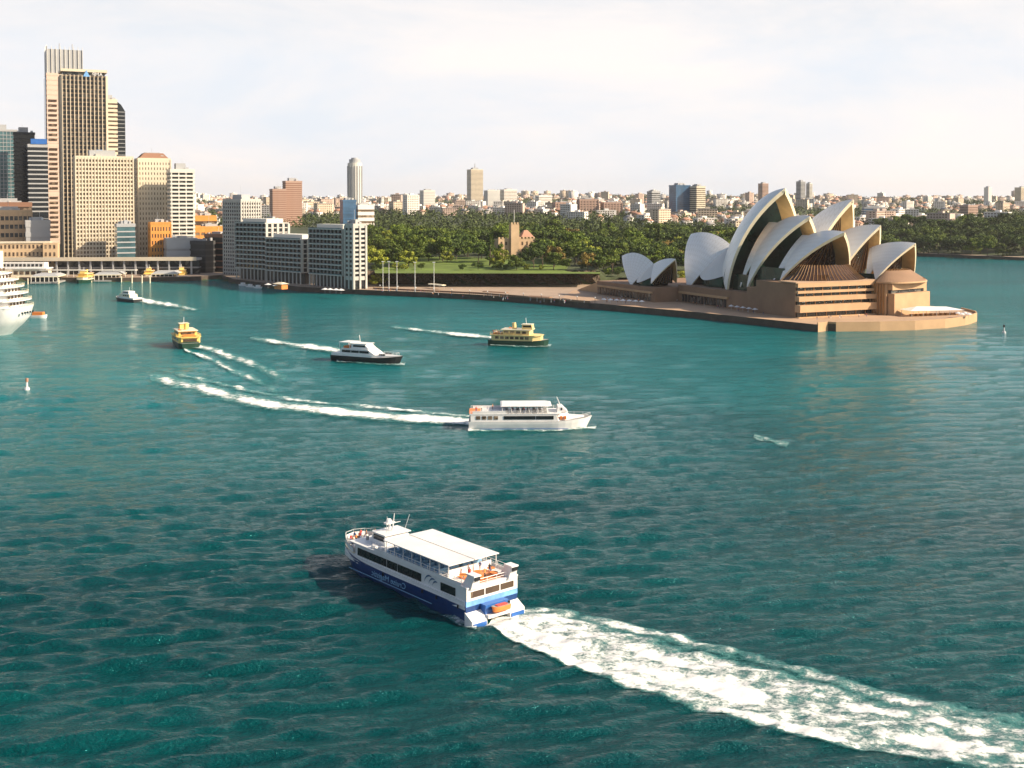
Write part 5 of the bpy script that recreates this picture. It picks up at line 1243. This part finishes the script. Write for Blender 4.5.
for x, y in ((1.5, -1.6), (1.5, 1.4), (3.4, 0), (3.6, 2.6), (3.4, -2.6)): b.tube((x, y, 6.68), (x, y, 7.35), .12, 'steel'); b.tube((x, y, 7.35), (x, y, 7.42), .65, 'orange_paint', 10)
b.build('aft_terrace', S1)
for k, (x, y) in enumerate(((1.2, .4), (2.6, -1.7), (2.8, 2.0), (4.2, 1.1), (4.3, -1.2))):
    q = Vector((math.cos(hd) * x - math.sin(hd) * y, math.sin(hd) * x + math.cos(hd) * y, 6.69)); person((a.x + q.x, a.y + q.y, q.z * .82), random.uniform(0, 6), k + 3, 'on the blue boat aft terrace')
# dinghy hung on the stern
q = Vector((math.cos(hd) * -1.9, math.sin(hd) * -1.9, 0)); dg_ = thing('tender_boat', 'small orange red tender hung across the stern of the blue and white cruise boat', 'dinghy', (a.x + q.x, a.y + q.y, 1.75), hd + R(90))
b, _ = hull_mesh(4.0, 1.7, .8, bow=.5, mt='orange_paint', sheer=.25, rake=.3); me = b.mesh('hull')
for v in me.vertices: v.co.x -= 2; v.co.z = max(v.co.z, -.3)
link('hull', me, dg_); MB().box(-1.4, .9, -.5, .5, .78, 1.0, 'red_paint').build('cover', dg_); MB().box(-2.25, -1.95, -.2, .2, .4, 1.25, 'black_paint').build('outboard', dg_); dg_.scale = (.82, .72, .7)

# ---- generic smaller passenger boats
def cat_boat(name, label, st, bw_, beam, hullmat, z_hull, decks, stripe=None, sheer=.8, scale=1, cat='ferry'):
    a, hd, Ln = place(*st, *bw_); o = thing(name, label, cat, a, hd)
    b, rows = hull_mesh(Ln, beam, z_hull, bow=.34, mt=hullmat, stripe=stripe, sheer=sheer, rake=1.6); b.build('hull', o, fix=True)
    return o, Ln, a, hd
# 2. white twin deck cruise boat
S2, L2, a2, h2 = cat_boat('cruise_boat', 'long white cruise boat with a dark window band and cream canopy crossing to the right', (469, 427.5), (592, 427), 9.6, 'white_paint', 2.9, 2, sheer=1.0, cat='cruise boat')
b = MB(); b.prism([(.5, -4.55), (L2 * .72, -4.55), (L2 * .84, -2.6), (L2 * .84, 2.6), (L2 * .72, 4.55), (.5, 4.55)], 2.9, 5.2, 'white_paint', top=[(.5, -4.5), (L2 * .70, -4.5), (L2 * .78, -2.4), (L2 * .78, 2.4), (L2 * .70, 4.5), (.5, 4.5)]); b.build('saloon', S2, fix=True)
for s_ in (-1, 1):
    for x0, x1 in ((9.5, 18), (18.15, L2 * .68)): MB().box(x0, x1, min(4.5 * s_, 4.62 * s_), max(4.5 * s_, 4.62 * s_), 3.6, 4.7, 'dark_glass').build('window', S2)
    for k in range(4): MB().box(2 + k * 1.6, 3.1 + k * 1.6, min(4.5 * s_, 4.62 * s_), max(4.5 * s_, 4.62 * s_), 3.6, 4.7, 'brown_window').build('window', S2)
    for k in range(3): MB().box(L2 * .70 + k * 1.1, L2 * .70 + .6 + k * 1.1, min(3.2 * s_, 4.45 * s_), max(3.2 * s_, 4.45 * s_), 3.5, 4.5, 'orange_paint').build('life_raft', S2)
    rail(S2, [(.5, 4.4 * s_, 5.3), (25, 4.4 * s_, 5.3)], 1.0, 'white_paint', .05); MB().box(1, 10, 4.42 * s_ - .06, 4.42 * s_ + .06, 5.3, 6.2, 'white_paint').build('bulwark', S2)
    for k in range(6): MB().tube((9.3 + k * 2.4, 4.1 * s_, 5.3), (8.9 + k * 2.4, 4.1 * s_, 7.75), .08, 'white_paint').build('canopy_post', S2)
MB().box(.2, L2 * .74, -4.6, 4.6, 5.2, 5.36, 'white_paint').build('upper_deck', S2)
b = MB(); b.prism([(8.6, -4.4), (21.5, -4.4), (22.5, -3.6), (22.5, 3.6), (21.5, 4.4), (8.6, 4.4)], 7.75, 7.95, 'white_paint', top=[(9, -4.0), (21, -4.0), (22, -3.3), (22, 3.3), (21, 4.0), (9, 4.0)]); b.build('canopy_roof', S2, fix=True)
seat_me = MB().box(0, .8, -.8, .8, 0, .54, 'shade_concrete').mesh('deck_seat')
for x in np.arange(10, 22, 1.5):
    for y in (-2.6, 0, 2.6): link('deck_seat', seat_me, S2, (x, y, 5.36))
wh = MB(); sheared(wh, 24, L2 * .80, 2.4, 5.36, 7.2, .2, 1.6, 'white_paint'); o = wh.build('wheelhouse', S2); b = MB()
for s_ in (-1, 1): b.box(25, L2 * .80 - 1.6, min(2.36 * s_, 2.44 * s_), max(2.36 * s_, 2.44 * s_), 6.1, 6.8, 'dark_glass')
b.build('windscreen', o); MB().tube((25, 0, 7.2), (24, 0, 10), .1, 'white_paint').build('mast', S2)
MB().prism([(L2 * .80, -3.0), (L2 * .95, -.9), (L2 * .95, .9), (L2 * .80, 3.0)], 2.95, 3.9, 'white_paint', top=[(L2 * .80, -2.6), (L2 * .93, -.6), (L2 * .93, .6), (L2 * .80, 2.6)]).build('foredeck', S2, fix=True)
sheer_pts = [(L2 * .78, -3.7, 3.4), (L2 * .86, -3.0, 3.6), (L2 * .93, -1.9, 3.8), (L2 * .985, 0, 3.95), (L2 * .93, 1.9, 3.8), (L2 * .86, 3.0, 3.6), (L2 * .78, 3.7, 3.4)]
rail(S2, sheer_pts, .9, 'white_paint', .045); S2.scale = (1, 1, .84)
MB().box(.1, 3.2, -3.9, 3.9, 5.4, 5.46, 'orange_paint').build('aft_terrace', S2)
for k, (x, y) in enumerate(((2, -3), (3.5, -1), (5, -3.2), (6.5, 1), (12, -3.6), (15, -3.6), (18, -3.6))):
    q = Vector((math.cos(h2) * x - math.sin(h2) * y, math.sin(h2) * x + math.cos(h2) * y, 5.48)); person((a2.x + q.x, a2.y + q.y, q.z * .84), random.uniform(0, 6), k, 'on the long white boat')
b = MB()
for s_ in (-1, 1): b.box(3, L2 * .8, s_ * 4.86 - .03, s_ * 4.86 + .03, .5, .7, 'blue_paint')
b.build('waterline_stripe', S2)

# 3. white boat with dark hull
S3, L3, a3, h3 = cat_boat('white_motor_cruiser', 'white motor yacht with a near black hull and raked cabins', (336, 359.5), (403, 364.5), 8.0, 'black_paint', 2.3, 2, sheer=1.0, cat='motor yacht')
b = MB(); b.prism([(.5, -3.8), (L3 * .62, -3.8), (L3 * .97, -.4), (L3 * .97, .4), (L3 * .62, 3.8), (.5, 3.8)], 2.3, 3.2, 'white_paint'); b.build('topsides', S3, fix=True)
b = MB(); sheared(b, 4, L3 * .66, 3.4, 3.2, 5.2, .8, 3.5, 'white_paint'); b.build('saloon', S3)
for s_ in (-1, 1):
    for x0, x1 in ((5.2, 9.2), (9.5, 13), (13.3, L3 * .57)): MB().box(x0, x1, min(3.3 * s_, 3.46 * s_), max(3.3 * s_, 3.46 * s_), 3.7, 4.6, 'dark_glass').build('window', S3)
    for k in range(3): MB().box(L3 * .70 + k * 1.0, L3 * .70 + .6 + k * 1.0, s_ * 2.35 - .3, s_ * 2.35 + .3, 3.2, 3.8, 'dark_glass').build('hatch', S3)
b = MB(); sheared(b, 8.8, L3 * .56, 2.7, 5.2, 7.0, .5, 2.2, 'white_paint'); o = b.build('wheelhouse', S3)
b = MB(); b.box(10, L3 * .5, -2.74, 2.74, 5.9, 6.6, 'dark_glass'); b.build('windscreen', o)
MB().box(8.3, L3 * .52, -2.9, 2.9, 7.0, 7.2, 'white_paint').build('roof', o)
MB().box(3.6, 9, -3.2, 3.2, 7.3, 7.5, 'white_paint').build('aft_canopy', S3)
for x in (3.9, 8.6):
    for y in (-3, 3): MB().tube((x, y, 5.2), (x, y, 7.3), .12, 'white_paint').build('canopy_post', S3)
MB().box(5, 8, -2, 2, 5.2, 6.0, 'orange_paint').build('deck_seats', S3); MB().tube((11.5, 0, 7.2), (11, 0, 10.2), .12, 'white_paint').build('mast', S3)
rail(S3, [(L3 * .66, -3.2, 3.2), (L3 * .93, -.8, 3.4), (L3 * .93, .8, 3.4), (L3 * .66, 3.2, 3.2)], .9, 'white_paint', .05)

# 4./5. double ended commuter ferries: dark hull, cream-yellow superstructure
def commuter(name, label, st, bw_, hullm, lower, upper, roofm, Lfix=None, beam=8.6):
    a, hd, Ln = place(*st, *bw_); 
    if Lfix:
        mid = a + Vector((math.cos(hd), math.sin(hd), 0)) * Ln / 2; Ln = Lfix; a = mid - Vector((math.cos(hd), math.sin(hd), 0)) * Ln / 2
    o = thing(name, label, 'ferry', a, hd)
    b, _ = hull_mesh(Ln, beam, 2.4, bow=.36, mt=hullm, sheer=.7, rake=.6, stern_w=.75); b.build('hull', o, fix=True)
    b = MB(); b.prism([(1.5, -beam * .38), (3, -beam * .47), (Ln * .76, -beam * .47), (Ln * .88, -beam * .26), (Ln * .88, beam * .26), (Ln * .76, beam * .47), (3, beam * .47), (1.5, beam * .38)], 2.3, 4.6, lower); b.build('lower_cabin', o, fix=True)
    y = beam * .475
    for s_ in (-1, 1):
        for k in range(7): x = 3.5 + k * (Ln * .72 - 3.5) / 7; MB().box(x, x + (Ln * .72 - 3.5) / 7 * .72, min(y * s_, (y + .05) * s_), max(y * s_, (y + .05) * s_), 3.1, 4.2, 'brown_window').build('window', o)
    MB().prism([(.8, -beam * .40), (3, -beam * .52), (Ln * .80, -beam * .52), (Ln * .90, -beam * .25), (Ln * .90, beam * .25), (Ln * .80, beam * .52), (3, beam * .52), (.8, beam * .40)], 4.6, 4.85, upper).build('upper_deck', o, fix=True)
    MB().box(1.38, 1.46, -beam * .30, beam * .30, 3.0, 4.1, 'brown_window').build('window', o); MB().box(1.2, 1.5, -beam * .385, beam * .385, 2.35, 2.9, hullm).build('stern_band', o)
    MB().box(Ln * .26 - .06, Ln * .26, -beam * .3, beam * .3, 5.5, 6.4, 'brown_window').build('window', o)
    rail(o, [(1, -3, 4.85), (3, -beam * .5, 4.85), (Ln * .45, -beam * .5, 4.85)], 1.0, upper, .06); rail(o, [(1, 3, 4.85), (3, beam * .5, 4.85), (Ln * .45, beam * .5, 4.85)], 1.0, upper, .06)
    MB().box(Ln * .26, Ln * .70, -beam * .40, beam * .40, 4.85, 6.9, upper).build('upper_cabin', o)
    for s_ in (-1, 1):
        yy = beam * .405 * s_
        for k in range(4): x = Ln * .28 + k * Ln * .10; MB().box(x, x + Ln * .07, min(yy, yy + .06 * s_), max(yy, yy + .06 * s_), 5.5, 6.5, 'brown_window').build('window', o)
    MB().box(Ln * .22, Ln * .73, -beam * .44, beam * .44, 6.9, 7.15, roofm).build('roof', o)
    b = MB(); sheared(b, Ln * .56, Ln * .74, 1.9, 7.15, 9.2, .1, .5, upper); q = b.build('wheelhouse', o)
    MB().box(Ln * .58, Ln * .725, -1.94, 1.94, 8.1, 8.8, 'dark_glass').build('windscreen', q); MB().box(Ln * .55, Ln * .73, -2.1, 2.1, 9.2, 9.4, roofm).build('roof', q)
    MB().tube((Ln * .42, 0, 7.15), (Ln * .41, 0, 9.8), 1.0, upper, 12, .85).build('funnel', o); MB().tube((Ln * .62, 0, 9.4), (Ln * .61, 0, 12), .12, 'white_paint').build('mast', o)
    for k in range(3): MB().tube((Ln * .30 + k * 1.2, beam * .3, 7.15), (Ln * .30 + k * 1.2 + .8, beam * .3, 7.15), .45, 'orange_paint', 8).build('life_raft', o)
    MB().box(Ln * .08, Ln * .22, -2.5, 2.5, 4.9, 5.5, 'orange_paint').build('deck_seats', o)
    return o, a, hd, Ln
o, a4, h4, L4 = commuter('commuter_ferry', 'dark green and cream ferry in the middle of the harbour', (490, 344.5), (549, 346.5), 'green_paint', 'pale_yellow', 'pale_yellow', 'cream_paint')
for k, (x, y) in enumerate(((1.8, -1), (2.4, 1.2), (3.4, -2.5), (4.8, -3.2), (5.6, -3.4))):
    q = Vector((math.cos(h4) * x - math.sin(h4) * y, math.sin(h4) * x + math.cos(h4) * y, 4.86)); person((a4.x + q.x, a4.y + q.y, q.z), random.uniform(0, 6), k * 3, 'on the dark green ferry')
o, a5, h5, L5 = commuter('commuter_ferry', 'yellow ferry with a green hull heading away past the wharves', (193, 350.5), (178, 341), 'green_paint', 'yellow_paint', 'yellow_paint', 'cream_paint', Lfix=26, beam=9.5)
# 6. small white cruiser
S6, L6, a6, h6 = cat_boat('small_cruiser', 'small white cruiser with a dark hull side approaching the wharves', (138, 302.5), (117, 300), 6.5, 'black_paint', 1.9, 2, cat='motor cruiser')
MB().prism([(.3, -3.1), (L6 * .6, -3.1), (L6 * .95, -.4), (L6 * .95, .4), (L6 * .6, 3.1), (.3, 3.1)], 1.9, 2.8, 'white_paint').build('topsides', S6, fix=True)
b = MB(); sheared(b, L6 * .2, L6 * .75, 2.6, 2.8, 4.8, .3, 2.2, 'cream_paint'); b.build('saloon', S6); b = MB(); sheared(b, L6 * .28, L6 * .6, 2.1, 4.8, 6.5, .2, 1.2, 'white_paint'); b.build('flybridge', S6)
for s_ in (-1, 1):
    for k in range(3): MB().box(L6 * .27 + k * 2.4, L6 * .27 + 1.8 + k * 2.4, min(2.55 * s_, 2.66 * s_), max(2.55 * s_, 2.66 * s_), 3.4, 4.2, 'dark_glass').build('window', S6)
MB().box(L6 * .3, L6 * .55, -2.14, 2.14, 5.4, 6.0, 'dark_glass').build('windscreen', S6); MB().tube((L6 * .4, 0, 6.5), (L6 * .38, 0, 9), .1, 'white_paint').build('mast', S6)

# moored ferries at the wharves
commuter('moored_ferry', 'green and cream ferry moored between the first and second wharves', (94, 281), (77, 284), 'green_paint', 'cream_paint', 'yellow_paint', 'cream_paint', Lfix=27)
commuter('moored_ferry', 'yellow and cream ferry moored left of the third wharf', (152, 277.5), (147, 281.5), 'black_paint', 'cream_paint', 'yellow_paint', 'cream_paint', Lfix=25)
commuter('moored_ferry', 'bright yellow ferry with a tall funnel at the right end of the wharves', (180, 276), (183, 281), 'green_paint', 'yellow_paint', 'yellow_paint', 'cream_paint', Lfix=25)
# small craft by the apartments
for i, (px, py) in enumerate(((240, 285.5), (247, 287), (255, 288))):
    p = at(px, py, 0); o = thing('launch', ['leftmost white launch moored below the southern apartments', 'middle white launch moored below the southern apartments', 'rightmost white launch moored below the southern apartments'][i], 'launch', p, R(-40), 'launches below the southern apartments')
    b, _ = hull_mesh(8, 2.8, 1.1, bow=.4, mt='white_paint', sheer=.3, rake=.5); b.build('hull', o, fix=True); MB().box(2, 5, -1, 1, 1.1, 2.3, 'white_paint').build('cabin', o)

# ---- cruise ship at the left
p0 = at(25, 336, 0); CS = thing('cruise_ship', 'huge white cruise ship with stacked decks cut by the left edge', 'cruise ship', (p0.x + 1, p0.y + 6, 0), R(174)); 
CS.scale = (1, 1, .88); CS.location.x -= 2.0
ship_beam = 26
rows = []; 
for zi, fx, wf in ((-1, 10, .70), (1.5, 8, .78), (5, 4.5, .90), (9, 1.5, .98), (14.5, 0, 1)):
    r1 = []
    for i in range(13): an = math.pi * i / 12 - math.pi / 2; r1.append((fx + 9 - 9 * math.cos(an) ** .8, ship_beam / 2 * wf * math.sin(an), zi))
    rows.append([(130, -ship_beam / 2 * wf, zi)] + r1 + [(130, ship_beam / 2 * wf, zi)])
b = MB(); b.grid(rows, 'white_paint'); b.build('hull', CS, fix=True, smooth=True)
def shipring(off, w_): return [(130, -w_ / 2)] + [(off + 7 - 7 * math.cos(math.pi * i / 10 - math.pi / 2) ** .8, w_ / 2 * math.sin(math.pi * i / 10 - math.pi / 2)) for i in range(11)] + [(130, w_ / 2)]
for k, (off, w_) in enumerate(((.3, 25.6), (1.2, 25.2), (2.6, 24.8), (4.5, 24.2), (7, 23.5), (10, 22))):
    z = 14.5 + k * 3.5; rg = shipring(off, w_); MB().prism(list(rg), z, z + .5, 'white_paint', ).build('deck', CS, fix=True)
    inn = shipring(off + 4.5, w_ - 3); MB().prism(list(inn), z + .5, z + 3.4, 'white_paint').build('deckhouse', CS, fix=True)
    rail(CS, [(x, y, z + .5) for x, y in rg[1:-1]], 1.1, 'cream_paint', .07)
    for s_ in (-1, 1):
        for j in range(10): x = off + 14 + j * 4; MB().box(x, x + 2, s_ * (w_ / 2 - 1.5) - .05, s_ * (w_ / 2 - 1.5) + .05, z + 1.2, z + 2.7, 'brown_window').build('window', CS)
    for j in range(5): y = -6 + j * 2.8; MB().box(off + 4.4, off + 4.6, y, y + 1.5, z + 1.2, z + 2.7, 'brown_window').build('window', CS)
for s_ in (-1, 1):
    for j in range(7): MB().tube((12 + j * 3.5, s_ * 12.4, 8), (12 + j * 3.5, s_ * 13.08, 8), .45, 'dark_glass', 8).build('porthole', CS)
    MB().box(10, 128, s_ * 13.02 - .04, s_ * 13.02 + .04, 10.2, 10.8, 'cream_paint').build('belting', CS)
MB().box(14, 20, -4, 4, 35, 44, 'cream_paint').build('funnel', CS)
for s_ in (-1, 1):
    for j in range(6): MB().tube((10 + j * 9, s_ * 12.9, 16.4), (16.5 + j * 9, s_ * 12.9, 16.4), 1.1, 'orange_paint', 10).build('lifeboat', CS)
for j in range(5): MB().box(-.12, .1, -5 + j * 2.4, -3.9 + j * 2.4, 11.3, 12.3, 'dark_glass').build('window', CS)
p = at(38, 318, 0); o = thing('ship_lifeboat_tender', 'small white and orange tender beside the cruise ship stern', 'tender', p, R(0))
b, _ = hull_mesh(9, 4, 1.6, bow=.4, mt='white_paint', sheer=.3, rake=.4); b.build('hull', o, fix=True); MB().box(1.5, 7, -1.5, 1.5, 1.6, 3.2, 'orange_paint').build('canopy', o); MB().box(3, 6, -1.6, 1.6, .2, 1.0, 'black_paint').build('fender', o)
o.location.x -= 4

# buoys and marker
def buoy(px, py, top, body, label):
    p = at(px, py, 0); o = thing('navigation_buoy', label, 'buoy', p)
    MB().tube((0, 0, -.5), (0, 0, .9), 1.3, body, 14, 1.1).build('float', o); MB().tube((0, 0, .9), (0, 0, 3.2), .55, body, 8, .3).build('tower', o); MB().tube((0, 0, 3.2), (0, 0, 4.6), .65, top, 10, .65).build('topmark', o); o.scale = (.75, .75, .85)
o_ = buoy(27, 390, 'roof_terracotta', 'white_paint', 'red and white buoy on the water at the left edge'); buoy(1004, 333, 'black_paint', 'steel', 'dark marker buoy on the water right of the broadwalk tip')
buoy(100 - 72, 0 + 310, 'red_paint', 'white_paint', 'x') if False else None

# people on the broadwalk
for k in range(26):
    s_ = random.uniform(-8, 60) if k < 14 else random.uniform(2, 10)
    q = frA.p(random.uniform(-9, -3), random.uniform(0, 70), 3.52) if k < 12 else frA.p(random.uniform(20, 130), -3.5, 3.52)
    person(tuple(q), random.uniform(0, 6), k, 'on the northern broadwalk' if k < 12 else 'on the western broadwalk')

for k in range(60):
    if k < 36:
        px = random.uniform(365, 590); py = 293 + (px - 365) * (309 - 294) / 230 - random.uniform(1.2, 5); q = at(px, py, 3.32); w_ = 'on the long promenade'
    else:
        q = at(random.uniform(602, 640), random.uniform(298, 304), 3.55); w_ = 'on the forecourt left of the shells'
    person(tuple(q), random.uniform(0, 6), k, w_)

# ------------------------------------------------------------------ haze
b = MB(); b.box(-14500, 14500, -400, 14000, -5, 262, 'white_paint'); hzm = bpy.data.materials.new('haze_air'); hzm.use_nodes = True; t = hzm.node_tree; t.nodes.clear()
om = t.nodes.new('ShaderNodeOutputMaterial'); pv = t.nodes.new('ShaderNodeVolumePrincipled'); pv.inputs['Color'].default_value = (.93, .93, .95, 1); pv.inputs['Density'].default_value = 3.2e-5; pv.inputs['Anisotropy'].default_value = .2
t.links.new(pv.outputs['Volume'], om.inputs['Volume'])
o = b.build('haze'); o.data.materials.clear(); o.data.materials.append(hzm); tag(o, kind='stuff')
o['label'] = 'pale haze in the air over the harbour'; o['category'] = 'haze'
